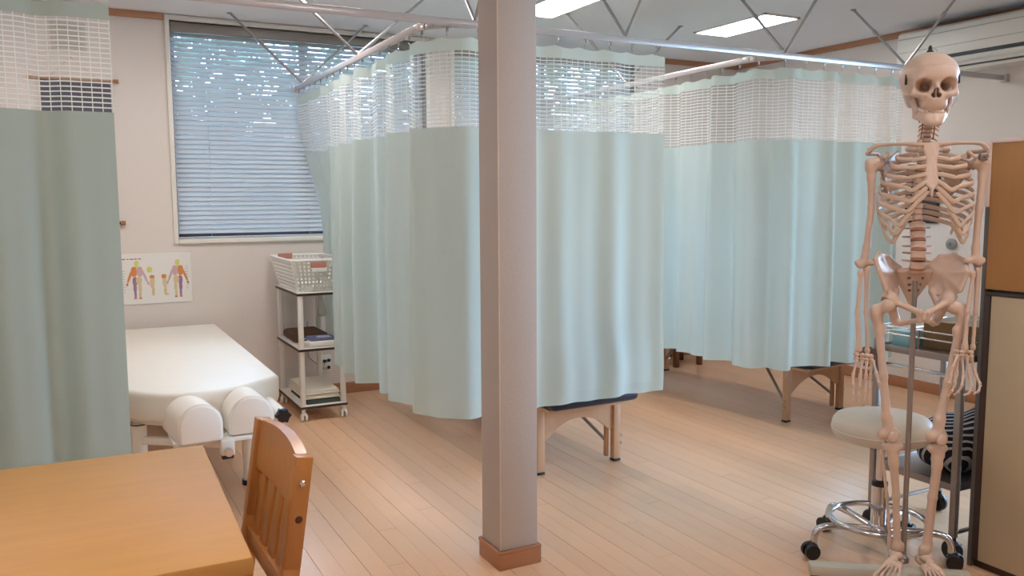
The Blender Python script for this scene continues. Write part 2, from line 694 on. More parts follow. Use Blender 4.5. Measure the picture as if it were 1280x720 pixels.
# windows: casing, sashes, panes
def window(n, hole, axis, base):
    u0, u1, z0, z1 = hole

    def bx(b, a, c, d0, d1, p, q, bev=.003):
        if axis == 'x':
            b.box((a, base + d0, p), (c, base + d1, q), bev)
        else:
            b.box((base + d0, a, p), (base + d1, c, q), bev)
    c = MB()
    t = .028
    bx(c, u0 - t, u0, -.014, .10, z0 - t, z1 + t)
    bx(c, u1, u1 + t, -.014, .10, z0 - t, z1 + t)
    bx(c, u0, u1, -.014, .10, z1, z1 + t)
    bx(c, u0, u1, -.022, .10, z0 - t, z0)
    root = struct(c.build('window_%d' % n, M_white))
    mid = (u0 + u1) / 2
    for i, (a, b_) in enumerate(((u0, mid + .02), (mid - .02, u1))):
        d = .100 + .020 * i
        f = MB()
        s = .035
        bx(f, a, a + s, d, d + .018, z0, z1)
        bx(f, b_ - s, b_, d, d + .018, z0, z1)
        bx(f, a + s, b_ - s, d, d + .018, z1 - s, z1)
        bx(f, a + s, b_ - s, d, d + .018, z0, z0 + s)
        sa = f.build('sash', M_alu, root)
        g = MB()
        bx(g, a + s, b_ - s, d + .006, d + .010, z0 + s, z1 - s, 0)
        g.build('pane', M_glass, sa, smooth=False)
    return root


window(1, W1, 'x', YW)
window(2, W2, 'x', YW)
window(3, W3_ADDED, 'y', XR)  # added behind the right curtain, unseen, to let blue daylight into that bay
window(4, W4, 'y', XR)


# venetian blinds
def blind(hole, label, tilt):
    u0, u1, z0, z1 = hole
    root = thing('venetian_blind', label, 'blind', ((u0 + u1) / 2, YW + .045, z1))
    L = u1 - u0 - .016
    MB().box((-L / 2, -.028, -.058), (L / 2, .028, -.002), .003).build('head_rail', mat('head_rail_grey', rgb(150, 144, 140), .4, .2, noise=.02), root)
    pitch, wd = .0290, .0400
    n = int((z1 - z0 - .085) / pitch)
    b = MB()
    prof = [(-wd / 2, 0), (-wd / 6, .0022), (wd / 6, .0022), (wd / 2, 0)]
    th = .0008
    rows = [[b.bm.verts.new((sx * L / 2, p[0], p[1] + e)) for p in prof] for sx in (-1, 1) for e in (0, th)]
    a0, a1, c0, c1 = rows
    for i in range(3):
        b.bm.faces.new((a0[i], a0[i + 1], c0[i + 1], c0[i]))
        b.bm.faces.new((a1[i], c1[i], c1[i + 1], a1[i + 1]))
    b.bm.faces.new((a0[0], c0[0], c1[0], a1[0]))
    b.bm.faces.new((a0[3], a1[3], c1[3], c0[3]))
    me = b.mesh('slat', M_slat)
    for i in range(n):
        z = -.075 - pitch * i
        link('slat', me, root, Matrix.Translation((0, 0, z)) @ Matrix.Rotation(tilt, 4, 'X'))
    zb = -.075 - pitch * n - .006
    MB().box((-L / 2, -.014, zb - .012), (L / 2, .014, zb), .003).build('bottom_rail', M_slat, root)
    for fx in (-.38, 0.0, .38):
        MB().box((fx * L - .0008, -.0195, zb), (fx * L + .0008, -.0187, -.05)).box((fx * L - .0008, .0187, zb), (fx * L + .0008, .0195, -.05)).build('ladder_cord', M_slat, root, smooth=False)
    return root


blind(W1, 'grey venetian blind on the left window, above the white treatment bed', R(49))
blind(W2, 'grey venetian blind on the window seen through the net of the middle curtain', R(49))

# garden outside
struct(MB().box((-8, YW + .3, -.6), (14, 18, -.5)).box((XR + .3, -6, -.6), (14, YW + .3, -.5)).build('ground', M_grass, smooth=False))


def tree(loc, h, rad, seed, label):
    root = thing('garden_tree', label, 'tree', loc)
    MB().tube([(0, 0, 0), (.05, .03, h * .3), (0, 0, h * .6), (.1, .05, h * .9)], [.14, .12, .08, .04], 8).build('trunk', M_bark, root)
    r = np.random.RandomState(seed)
    n = 2600
    cl = r.normal(size=(34, 3))
    cl /= np.linalg.norm(cl, axis=1)[:, None]
    cl *= (r.rand(34, 1) ** .4) * np.array([rad, rad * .8, h * .42])
    cl[:, 2] += h * .58
    c = cl[r.randint(0, 34, n)] + r.normal(size=(n, 3)) * rad * .17
    a = r.normal(size=(n, 3)); a /= np.linalg.norm(a, axis=1)[:, None]
    q = np.cross(a, r.normal(size=(n, 3))); q /= np.linalg.norm(q, axis=1)[:, None]
    s = (.05 + .07 * r.rand(n, 1))
    v = np.stack([c - a * s, c + q * s * .5, c + a * s, c - q * s * .5], 1).reshape(-1, 3)
    f = np.arange(n * 4).reshape(-1, 4)
    o = pydata('foliage', v, f, M_leaf, root, smooth=False)
    o['kind'] = 'stuff'


tree((.2, 8.0, -.5), 4.4, 1.25, 1, 'leafy green tree outside the left window')
tree((3.4, 8.2, -.5), 4.6, 1.35, 2, 'leafy green tree outside the second window')
tree((6.8, 9.2, -.5), 4.8, 1.4, 3, 'leafy green tree beyond the right end of the second window')
tree((2.0, 12.0, -.5), 5.2, 1.5, 5, 'tall leafy tree farther back between the two windows')


# ------------------------------------------------------------------ ceiling lights
def lamp(x0, x1, y0, y1, label):
    root = thing('ceiling_light', label, 'light', ((x0 + x1) / 2, (y0 + y1) / 2, ZC), group='fluorescent ceiling lights')
    hx, hy = (x1 - x0) / 2, (y1 - y0) / 2
    f = MB()
    f.box((-hx, -hy, -.012), (hx, -hy + .012, 0)).box((-hx, hy - .012, -.012), (hx, hy, 0))
    f.box((-hx, -hy, -.012), (-hx + .012, hy, 0)).box((hx - .012, -hy, -.012), (hx, hy, 0))
    f.build('frame', M_white, root, smooth=False)
    MB().box((-hx + .012, -hy + .012, -.009), (hx - .012, hy - .012, -.003)).build('diffuser', M_lamp, root, smooth=False)


lamp(2.42, 2.70, 3.95, 4.60, 'bright flat ceiling light half behind the post, over the middle bay')
lamp(3.79, 4.08, 3.93, 4.59, 'bright flat ceiling light over the right bay')
lamp(1.05, 1.33, 3.95, 4.60, 'bright flat ceiling light over the left bay, just out of view')
lamp(-.32, -.04, 3.95, 4.60, 'bright flat ceiling light above the hanging scroll, out of view')
lamp(-.32, -.04, 1.10, 1.75, 'bright flat ceiling light above the wooden desk, out of view')
lamp(1.05, 1.33, 0.60, 1.25, 'bright flat ceiling light in front of the post, out of view')
lamp(2.56, 2.84, 0.40, 1.05, 'bright flat ceiling light in front of the skeleton, out of view')
lamp(1.05, 1.33, -1.7, -1.05, 'bright flat ceiling light behind the camera, out of view')


# ------------------------------------------------------------------ curtain rails
ZR = 2.018
YR = 3.22


def rail_bar(b, pts, wd=.022, ht=.030):
    for a, c in zip(pts[:-1], pts[1:]):
        b.bar(a, c, wd, ht, .003)


def hanger(root, p, d):
    """V of two rods from the rail at p up to the ceiling, spread along d"""
    for s in (-1, 1):
        q = Vector((p[0] + s * d[0], p[1] + s * d[1], ZC))
        a = Vector((p[0], p[1], ZR + .016))
        b = MB()
        b.cyl(a, q, .0075, 8)
        mid = a.lerp(q, .55)
        b.cyl(mid, a.lerp(q, .60), .0105, 8)
        b.cyl(q - Vector((0, 0, .006)), q, .016, 10)
        b.build('hanger_rod', M_rod, root)


def runners(root, pts, step=.13):
    b = MB().box((-.004, -.004, -.018), (.004, .004, 0))
    b.tube([(0, 0, -.016), (0, .006, -.022), (0, .006, -.032), (0, -.002, -.036)], .0016, 5)
    me = b.mesh('runner', M_rod)
    for p in pts:
        link('runner', me, root, Matrix.Translation((p[0], p[1], ZR - .013)))


rl = thing('curtain_rail', 'long pale metal curtain rail crossing the room below the ceiling', 'rail', (X0, YR, ZR))
rl.location = (0, 0, 0)
b = MB()
rail_bar(b, [(X0 + .01, YR, ZR), (XR - .012, YR, ZR)])
b.build('rail', M_rail, rl)
MB().box((XR - .04, YR - .02, ZR - .025), (XR - .001, YR + .02, ZR + .025), .004).build('end_cap', M_rail, rl)
for px in (-.4, 1.52, 2.27, 3.24, 4.15):
    hanger(rl, (px, YR), (.06, .42))

r1 = thing('curtain_rail', 'pale curtain rail running from the long rail to the left window', 'rail')
arc = [(1.34 + .17 * (1 - math.cos(a)), 3.22 + .19 - .19 * math.sin(a) + .012, ZR) for a in [PI / 2 * i / 7 for i in range(8)]]
b = MB()
rail_bar(b, [(1.34, YW - .02, ZR)] + arc)
b.build('rail', M_rail, r1)
MB().box((1.32, YW - .03, ZR - .025), (1.36, YW - .003, ZR + .025), .004).build('end_cap', M_rail, r1)
hanger(r1, (1.34, 4.22), (.45, 0))
hanger(r1, (1.34, 5.36), (.42, 0))

r2 = thing('curtain_rail', 'pale curtain rail running back beside the right bay', 'rail')
arc2 = [(3.16 + .17 * (1 - math.cos(a)), 3.22 + .19 - .19 * math.sin(a) + .012, ZR) for a in [PI / 2 * i / 7 for i in range(8)]]
b = MB()
rail_bar(b, [(3.16, YW - .02, ZR)] + arc2)
b.build('rail', M_rail, r2)
MB().box((3.14, YW - .03, ZR - .025), (3.18, YW - .003, ZR + .025), .004).build('end_cap', M_rail, r2)
hanger(r2, (3.16, 4.48), (.43, 0))


# ------------------------------------------------------------------ curtains
def resample(pts, step):
    P = [np.array(p, float) for p in pts]
    d = [0]
    for a, c in zip(P[:-1], P[1:]):
        d.append(d[-1] + np.linalg.norm(c - a))
    n = int(d[-1] / step) + 1
    s = np.linspace(0, d[-1], n)
    d = np.array(d)
    P = np.array(P)
    return np.stack([np.interp(s, d, P[:, 0]), np.interp(s, d, P[:, 1])], 1), s


def curtain(label, path, hem, folds, cloth, shift=None, z_net=1.605, z_head=1.912, z_top=1.968):
    """path: rail line in plan. folds(s) -> sideways offset. shift(s, x, y, z) -> extra (dx, dy)"""
    root = thing('privacy_curtain', label, 'curtain', (0, 0, 0))
    Q, s = resample(path, .011)
    T = np.gradient(Q, axis=0)
    T /= np.linalg.norm(T, axis=1)[:, None]
    kk = np.ones(13) / 13
    T = np.stack([np.convolve(np.pad(T[:, i], 6, 'edge'), kk, 'valid') for i in (0, 1)], 1)
    T /= np.linalg.norm(T, axis=1)[:, None]
    Nn = np.stack([T[:, 1], -T[:, 0]], 1)
    f = np.array([folds(v) for v in s])
    hook = np.abs(np.sin(PI * s / .13)) ** .8

    def pos(z):
        zz = z if np.ndim(z) else np.full(len(s), z)
        amp = 0.55 + 0.45 * np.clip((1.95 - zz) / .9, 0, 1)
        g = Q + Nn * (f * amp)[:, None]
        if shift:
            g = g + np.array([shift(a, p[0], p[1], c) for a, p, c in zip(s, g, zz)])
        return np.concatenate([g, zz[:, None]], 1)

    def sheet(name, zs, material, uv=False, th=0):
        rows = [pos(z) for z in zs]
        m = len(s)
        V = np.concatenate(rows)
        F = []
        for r in range(len(rows) - 1):
            for c in range(m - 1):
                F.append((r * m + c, r * m + c + 1, (r + 1) * m + c + 1, (r + 1) * m + c))
        uvs = np.concatenate([np.stack([s, rw[:, 2]], 1) for rw in rows])
        return pydata(name, V, F, material, root, uvs=uvs)
    hz = np.array([hem(v) for v in s]) + .003 * np.sin(s * 23)
    body = [np.full(len(s), z_net)] + [z_net + (hz + .05 - z_net) * k / 15 for k in range(1, 16)]
    sheet('cloth_panel', body, cloth)
    hm = sheet('hem', [hz + .052, hz + .03, hz], cloth)
    sheet('net_panel', [np.full(len(s), z) for z in np.linspace(z_head, z_net, 5)], M_net)
    top = z_top - .012 * hook
    hd = sheet('header_band', [top, (top + z_head) / 2, np.full(len(s), z_head - .001)], cloth)
    idx = [int(i) for i in np.searchsorted(s, np.arange(0.02, s[-1], .13)) if i < len(s)]
    runners(root, [Q[i] for i in idx])
    return root


def fold_sum(terms, mod=None):
    def f(s):
        v = 0
        for a, wl, p in terms:
            v += a * math.sin(2 * PI * s / wl + p)
        if mod:
            v *= mod(s)
        return v
    return f


def sst(a, b, v):
    t = min(max((v - a) / (b - a), 0), 1)
    return t * t * (3 - 2 * t)


# left curtain, nearest the desk: ends at x = .16
curtain('shaded grey-green curtain with a net top at the left edge, behind the wooden desk',
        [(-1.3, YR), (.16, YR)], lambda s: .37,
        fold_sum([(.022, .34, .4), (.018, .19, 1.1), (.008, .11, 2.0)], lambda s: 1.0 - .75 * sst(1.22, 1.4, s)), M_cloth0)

# middle bay: side along x=1.34 from the window, round corner, front along the long rail
cornerA = [(1.34 + .17 * (1 - math.cos(a)), YR + .19 - .19 * math.sin(a)) for a in [PI / 2 * i / 10 for i in range(11)]]
path1 = [(1.34, 5.47), (1.34, 3.42)] + cornerA[1:] + [(2.485, YR)]


def shift1(s, x, y, z):
    low = sst(1.95, 1.1, z) if z < 1.95 else 0
    low = 1 - sst(1.1, 1.9, z)
    dx = .15 * low * sst(4.78, 4.93, y) if y > 4.7 else 0.0
    # pushed out by the end of the table behind it
    bul = math.exp(-((z - .50) / .16) ** 2) * (sst(1.75, 2.1, x) * (1 - .6 * sst(2.3, 2.45, x)))
    return (dx, -.035 * bul if y < 3.4 else 0.0)


curtain('pale mint curtain with a net top round the middle bay, behind the white post',
        path1, lambda s: .372 + .02 * sst(2.2, 3.2, s),
        fold_sum([(.040, .25, .6), (.020, .145, 1.7), (.012, .41, .2)], lambda s: (1.0 - .66 * sst(1.75, 2.25, s)) * (.35 + .65 * sst(.50, .75, s))), M_cloth1, shift1)

# right bay
cornerB = [(3.16 + .17 * (1 - math.cos(a)), YR + .19 - .19 * math.sin(a)) for a in [PI / 2 * i / 10 for i in range(11)]]
path2 = [(3.16, 5.3), (3.16, 3.42)] + cornerB[1:] + [(4.165, YR)]
curtain('pale mint curtain with a net top round the right bay, behind the skeleton',
        path2, lambda s: .41 - .02 * sst(2.3, 3.0, s),
        fold_sum([(.034, .24, 1.6), (.024, .15, .2), (.010, .39, .9)], lambda s: 1.0 - .15 * sst(1.9, 2.2, s) - .5 * sst(2.2, 2.25, s) * sst(2.42, 2.34, s)), M_cloth1)

# ------------------------------------------------------------------ things on the back wall
t = thing('anatomy_poster', 'white body chart poster with coloured figures above the white treatment bed', 'poster', (.46, YW - .003, .84))
MB().box((-.205, -.003, -.152), (.205, .002, .152), .001).build('sheet', M_paper, t, smooth=False)
fig_cols = [rgb(222, 220, 128), rgb(222, 146, 84), rgb(212, 178, 188), rgb(166, 124, 158), rgb(222, 202, 158), rgb(212, 146, 122)]
FM = [mat('print_ink', c, .8, noise=.08, scale=120) for c in fig_cols]
MT = mat('print_title', rgb(150, 60, 70), .8, noise=.05)


FLAT = [0]


def flat(b, cx, cz, w_, h_, ang=0.0):
    FLAT[0] += 1
    Mx = Matrix.Translation((cx, -.0032 - .00002 * FLAT[0], cz)) @ Matrix.Rotation(ang, 4, 'Y') @ Matrix.Rotation(R(90), 4, 'X')
    if h_ < .012 and w_ > h_:
        b.box((-w_ / 2, -h_ / 2, 0), (w_ / 2, h_ / 2, .0004), 0, Mx)
        return
    poly = []
    for i in range(20):
        a = 2 * PI * i / 20
        c_, s_ = math.cos(a), math.sin(a)
        poly.append((w_ / 2 * math.copysign(abs(c_) ** .75, c_), h_ / 2 * math.copysign(abs(s_) ** .75, s_)))
    b.prism(poly, 0, .0004, 0, Mx)


def figure(cx, flip, nm):
    b = MB()
    cols = [0, 1, 2, 3, 4, 5]
    parts = []
    b.bm.faces.layers.int.new('m') if False else None
    # head, chest halves, arms, hips, legs
    spec = [(0, 0, .095, .026, .034, 0), (1, -.016 * flip, .045, .032, .062, 0), (2, .016 * flip, .045, .032, .062, 0),
            (1, -.040 * flip, .018, .014, .078, .35 * flip), (2, .042 * flip, .018, .013, .078, -.35 * flip), (5, -.056 * flip, -.030, .012, .022, .3 * flip), (2, .060 * flip, -.026, .011, .022, -.3 * flip),
            (4, .010 * flip, -.008, .034, .044, 0), (3, -.013 * flip, -.012, .026, .050, 0), (3, -.014 * flip, -.050, .019, .060, 0), (3, -.013 * flip, -.088, .013, .056, 0), (5, -.014 * flip, -.115, .016, .010, 0), (4, .014 * flip, -.050, .019, .060, 0), (4, .013 * flip, -.088, .013, .056, 0), (5, .014 * flip, -.115, .016, .010, 0), (0, .0, .072, .012, .02, 0)]
    for ci in range(6):
        bb = MB()
        for c_, x_, z_, w_, h_, a_ in spec:
            if c_ == ci:
                flat(bb, cx + x_, z_, w_, h_, a_)
        if len(bb.bm.verts):
            bb.build('printed_figure', FM[ci], t, smooth=False)
        else:
            bb.bm.free()


figure(-.105, 1, 'front')
figure(.125, -1, 'back')
bb = MB(); flat(bb, -.035, .055, .030, .036); bb.build('printed_head', FM[0], t, smooth=False)
bb = MB(); flat(bb, -.022, -.02, .026, .07, .05); flat(bb, -.018, -.075, .016, .06); bb.build('printed_leg', FM[4], t, smooth=False)
bb = MB(); flat(bb, .048, -.02, .024, .07, -.05); flat(bb, .050, -.075, .016, .05); flat(bb, .058, -.098, .024, .010); bb.build('printed_leg', FM[4], t, smooth=False)
bb = MB(); flat(bb, .045, .012, .028, .026); flat(bb, -.022, .012, .028, .02); bb.build('printed_knee', FM[1], t, smooth=False)
bb = MB()
for i, wd in enumerate((.018, .010, .022, .014, .016)):
    flat(bb, -.175 + .022 * i, .122, wd, .005)
bb.build('printed_title', MT, t, smooth=False)
bb = MB()
for i in range(9):
    flat(bb, .178, .07 - .017 * i, .014, .0025)
    flat(bb, -.178, .05 - .016 * i, .012, .0025)
bb.build('printed_notes', mat('print_grey', rgb(170, 168, 170), .8, noise=.03), t, smooth=False)

t = thing('hanging_scroll', 'dark navy wall scroll on brown rods, mostly hidden behind the left curtain', 'scroll', (.075, YW - .02, 2.0))
MB().box((-.17, .004, -.81), (.189, .007, 0)).build('cloth', M_navy, t, smooth=False)
MB().cyl((-.222, 0, .003), (.222, 0, .003), .007, 10).build('top_rod', M_base, t)
MB().cyl((-.222, 0, -.82), (.224, 0, -.82), .008, 10).build('bottom_rod', M_darkedge, t)
for sx in (-1, 1):
    for z in (.003, -.82):
        MB().cyl((sx * .205, 0, z), (sx * .232, 0, z), .012, 10).build('rod_knob', M_base, t)
MB().tube([(-.13, .004, .006), (-.01, .01, .125), (.13, .004, .006)], .002, 6).build('cord', M_bone2, t)
MB().cyl((-.01, .02, .125), (-.01, -.005, .128), .003, 8).build('nail', M_rod, t)

t = thing('wall_vent', 'pale grey square wall vent seen through the net above the scroll', 'vent', (.06, YW - .001, 2.24))
MB().box((-.088, -.018, -.082), (.088, 0, .082), .006).build('cover', mat('vent_grey', rgb(196, 192, 180), .5, noise=.02), t)
for i in range(7):
    MB().box((-.07, -.023, -.062 + .018 * i), (.07, -.017, -.054 + .018 * i), .001).build('louvre', mat('vent_louvre', rgb(178, 174, 164), .5, noise=.02) if i == 0 else bpy.data.materials['vent_louvre'], t)

t = thing('wall_outlet', 'white wall outlet with plugs behind the trolley', 'outlet', (1.49, YW - .001, .215))
MB().box((-.035, -.008, -.06), (.035, 0, .06), .003).build('plate', M_plastic, t)
for dx, dz in ((-.012, .022), (.016, .026), (.014, -.022)):
    MB().box((dx - .009, -.030, dz - .009), (dx + .009, -.008, dz + .009), .002).build('plug', M_black, t)
MB().box((-.028, -.02, -.03), (.006, -.008, .012), .003).build('adapter', M_plastic, t)
MB().tube([(-.012, -.03, .02), (-.03, -.045, -.02), (-.08, -.03, .02), (-.12, -.02, .06), (-.125, -.02, .18), (-.12, -.02, .3)], .003, 6).build('flex', mat('grey_flex', rgb(150, 146, 140), .5, noise=.02), t)

# ------------------------------------------------------------------ treatment bed with face pads
t = thing('treatment_bed', 'cream vinyl treatment bed with a rounded end, under the left window', 'bed', (.45, 4.5, 0))
out = [(.335, .97), (.335, -.79), (.322, -.835), (.156, -.972), (.06, -1.004), (-.02, -1.014), (-.09, -1.0), (-.16, -.965), (-.235, -.90), (-.30, -.80), (-.33, -.72), (-.33, .97)]
MB().prism(out, .432, .552, .022, seg=3).build('mattress', M_cream, t)
MB().prism([(p[0] * .9, p[1] * .94) for p in out], .405, .432, .004).build('under_frame', M_white, t)
for lx, ly in ((-.235, -.80), (.24, -.55), (-.235, .8), (.24, .8)):
    lg = MB().cyl((lx, ly, .02), (lx, ly, .405), .030, 20).build('leg', M_plastic, t)
    MB().cyl((lx, ly, .3995), (lx, ly, .4045), .0335, 20).build('collar', M_darkedge, lg)
    MB().cyl((lx, ly, 0), (lx, ly, .022), .036, 20).build('foot', M_black, lg)
MB().bar((-.235, -.80, .335), (.05, -1.10, .355), .03, .03, .004).bar((.05, -1.10, .355), (.05, -1.10, .40), .03, .03, .004).build('pad_arm', M_white, t)


def dpad(cx, cy0, cy1, w_, h_, z0, rz):
    L = cy1 - cy0
    hw = w_ / 2
    pts = [(-hw + .008, 0), (-hw, .008)]
    for i in range(21):
        a = PI - PI * i / 20
        pts.append((math.cos(a) * hw, (h_ - hw) + math.sin(a) * hw))
    pts += [(hw, .008), (hw - .008, 0)]
    cz = h_ * .45
    M = Matrix.Translation((cx, (cy0 + cy1) / 2, z0)) @ Matrix.Rotation(rz, 4, 'Z')
    b = MB()
    rings = []
    for y, k in ((-L / 2, .86), (-L / 2 + .003, .94), (-L / 2 + .010, .985), (-L / 2 + .020, 1), (L / 2 - .020, 1), (L / 2 - .010, .985), (L / 2 - .003, .94), (L / 2, .86)):
        rings.append([b.bm.verts.new(M @ Vector((p[0] * k, y, cz + (p[1] - cz) * k))) for p in pts])
    m = len(pts)
    for A, B in zip(rings[:-1], rings[1:]):
        for k in range(m):
            b.bm.faces.new((A[k], A[(k + 1) % m], B[(k + 1) % m], B[k]))
    b.bm.faces.new(rings[0]); b.bm.faces.new(rings[-1][::-1])
    p = b.build('face_pad', M_creampad, t)
    e = MB()
    e.tube([M @ Vector((q[0] * .99, -L / 2 + .012, cz + (q[1] - cz) * .99)) for q in pts[1:-1]], .0032, 6)
    e.build('piping', M_cream, p)


dpad(-.060, -1.20, -.89, .162, .148, .394, R(6))
dpad(.145, -1.165, -.87, .172, .148, .398, R(2))
MB().box((-.14, -1.16, .376), (.22, -.95, .394), .004).build('pad_plate', M_white, t)
MB().box((.025, -1.20, .335), (.075, -1.16, .395), .005).build('hinge_block', M_white, t)
MB().cyl((.05, -1.225, .352), (.05, -1.195, .352), .016, 14).build('hinge_bolt', M_chrome, t)
MB().box((.028, -1.190, .318), (.072, -1.165, .336), .003).build('hinge_stop', M_darkedge, t)
hb = MB().cyl((.272, -1.135, .452), (.272, -.80, .452), .022, 18).build('side_bar', M_plastic, t)
MB().cyl((.272, -.80, .452), (.272, -.775, .452), .024, 14).build('bar_cap', M_black, hb)
star = []
for i in range(36):
    a = 2 * PI * i / 36
    star.append((math.cos(a) * (.027 + .005 * math.cos(6 * a)), math.sin(a) * (.027 + .005 * math.cos(6 * a))))
MB().prism(star, 0, .028, .003, Matrix.Translation((.272, -1.133, .452)) @ Matrix.Rotation(R(90), 4, 'X')).build('star_knob', M_black, hb)
MB().bar((.20, -1.0, .385), (.272, -1.0, .44), .02, .02, .003).build('bar_bracket', M_white, t)

# ------------------------------------------------------------------ three-tier trolley and what stands on it
TX, TY = 1.305, 5.205
t = thing('shelf_trolley', 'narrow white three-tier trolley on casters under the window corner', 'trolley', (TX, TY, 0))
hx, hy = .140, .288
SZ = (.090, .435, .765)
for z in SZ:
    sh = MB().box((-hx, -hy, z - .010), (hx, hy, z + .004), .003).build('shelf', M_white, t)
    MB().box((-hx - .002, -hy - .003, z - .014), (hx + .002, -hy, z + .000)).box((-hx - .002, hy, z - .014), (hx + .002, hy + .003, z)).box((-hx - .003, -hy, z - .014), (-hx, hy, z)).box((hx, -hy, z - .014), (hx + .003, hy, z)).build('edge_band', M_darkedge, sh, smooth=False)
for lx in (-1, 1):
    for ly in (-1, 1):
        p = MB().box((lx * (hx - .018) - .015, ly * (hy - .02) - .015, .066), (lx * (hx - .018) + .015, ly * (hy - .02) + .015, .755), .007, seg=3).build('post', M_white, t)
        cx, cy = lx * (hx - .02), ly * (hy - .022)
        c = MB().cyl((cx, cy, .05), (cx, cy, .078), .011, 12)
        c.box((cx - .012, cy - .016, .034), (cx + .012, cy + .014, .056), .004)
        cc = c.build('caster', M_plastic, t)
        for sx in (-1, 1):
            MB().cyl((cx + sx * .007, cy - .006, .023), (cx + sx * .018, cy - .006, .023), .023, 18).build('wheel', M_plastic, cc)

b0 = thing('basket', 'white latticed plastic basket with salmon tags on top of the trolley', 'basket', (TX - .005, TY - .01, .770))


def lattice(p00, p10, p11, p01, nu, nv, wd=.006, th=.003):
    """open plastic lattice between four corners; p00-p10 bottom edge, p01-p11 top edge"""
    p00, p10, p11, p01 = map(Vector, (p00, p10, p11, p01))

    def P(u, v):
        return p00.lerp(p10, u).lerp(p01.lerp(p11, u), v)
    nrm = (p10 - p00).cross(p01 - p00).normalized()
    b = MB()
    for i in range(nu + 1):
        u = i / nu
        b.bar(P(u, 0), P(u, 1), th, wd * 1.2, 0, up=(p10 - p00).normalized())
    for j in range(nv + 1):
        v = j / nv
        b.bar(P(0, v), P(1, v), wd, th, 0, up=nrm) if False else b.bar(P(0, v), P(1, v), th, wd, 0, up=(p01 - p00).normalized())
    return b


bl, bw, tl, tw, bh = .235, .118, .288, .165, .188
Bc = [(-bw, -bl, 0), (bw, -bl, 0), (bw, bl, 0), (-bw, bl, 0)]
Tc = [(-tw, -tl, bh), (tw, -tl, bh), (tw, tl, bh), (-tw, tl, bh)]
for i in range(4):
    j = (i + 1) % 4
    lattice(Bc[i], Bc[j], Tc[j], Tc[i], 12 if i % 2 == 0 else 20, 8, wd=.0115, th=.0026).build('side_panel', M_plastic, b0, smooth=False)
MB().box((-bw, -bl, 0), (bw, bl, .004)).build('base', M_plastic, b0, smooth=False)
rim = []
for i in range(4):
    c = Vector(Tc[i])
    for a in range(5):
        an = PI + i * PI / 2 + a * PI / 8
        cc = Vector((c.x * .80, c.y * .87, bh))
        rim.append((cc.x + math.cos(an) * tw * .22, cc.y + math.sin(an) * tl * .14, bh + .008 * 0))
MB().tube(rim, .0085, 8, closed=True).build('rim', M_plastic, b0)
MB().box((-.055, -tl - .012, .146), (.035, -tl - .008 + .006, .176), .001).build('tag', M_salmon, b0, smooth=False)
MB().box((-.055, -tl - .012, .122), (.038, -tl + .000, .143), .001).build('label_holder', M_plastic, b0, smooth=False)
MB().box((-.13, tl - .06, .168), (-.04, tl - .055, .205), .001).build('tag', M_salmon, b0, smooth=False)
MB().box((-.104, -.21, .005), (.104, .21, .04), .012).build('liner', M_cream, b0)


def towel(label, c, sx, sy, h, layers, m, group=None, rz=0):
    t = thing('folded_towel', label, 'towel', c, rz, group)
    lh = h / layers
    for i in range(layers):
        b = MB()
        ins = .004 * ((i * 7) % 3)
        b.box((-sx + ins, -sy + ins * .6, i * lh), (sx - ins * .7, sy - ins, (i + 1) * lh - .0008), lh * .38, seg=3)
        for v in b.bm.verts:
            v.co.z += .004 * math.sin(v.co.y * 18 + i) * (v.co.z / h)
        b.build('fold', m, t)
    return t


M_tow1 = mat('towel_white', rgb(226, 220, 206), .95, noise=.05, scale=120, bump=.3, bscale=220)
M_tow2 = mat('towel_green', rgb(74, 84, 76), .95, noise=.1, scale=120, bump=.3, bscale=220)
M_brown = mat('brown_cloth', rgb(92, 66, 48), .9, noise=.12, scale=90, bump=.2, bscale=200)
towel('dark green folded towel at the bottom of the pile on the lowest trolley shelf', (TX + .005, TY - .06, SZ[0] + .0045), .105, .20, .028, 2, M_tow2)
towel('off-white folded towel in the middle of the pile on the lowest trolley shelf', (TX - .004, TY - .05, SZ[0] + .0345), .108, .21, .026, 2, M_tow1)
towel('off-white folded towel on top of the pile on the lowest trolley shelf', (TX - .002, TY - .045, SZ[0] + .0615), .106, .215, .030, 3, M_tow1)
t = thing('brown_cushion', 'flat dark brown cushion at the back of the middle trolley shelf', 'cushion', (TX - .01, TY + .07, SZ[1] + .0045))
c = MB().box((-.108, -.14, 0), (.108, .17, .055), .024, seg=4)
c.build('cover', M_brown, t)
t = thing('therapy_device', 'white tray-shaped device with violet cloth on the middle trolley shelf', 'device', (TX + .018, TY - .18, SZ[1] + .0045))
MB().prism([(-.09, -.095), (.085, -.095), (.105, -.06), (.105, .05), (.085, .085), (-.09, .085), (-.115, .04), (-.115, -.055)], 0, .034, .010, seg=3).build('body', M_plastic, t)
MB().box((-.08, -.072, .034), (.075, .062, .050), .006).build('violet_cloth', mat('violet_cloth', rgb(112, 116, 158), .9, noise=.35, scale=55), t)
MB().box((-.03, -.05, .050), (.05, .0, .054), .002).build('print_patch', mat('pale_cloth', rgb(196, 200, 214), .9, noise=.1, scale=60), t)
MB().cyl((-.098, -.02, .034), (-.098, -.02, .040), .010, 12).build('dial', M_darkedge, t)
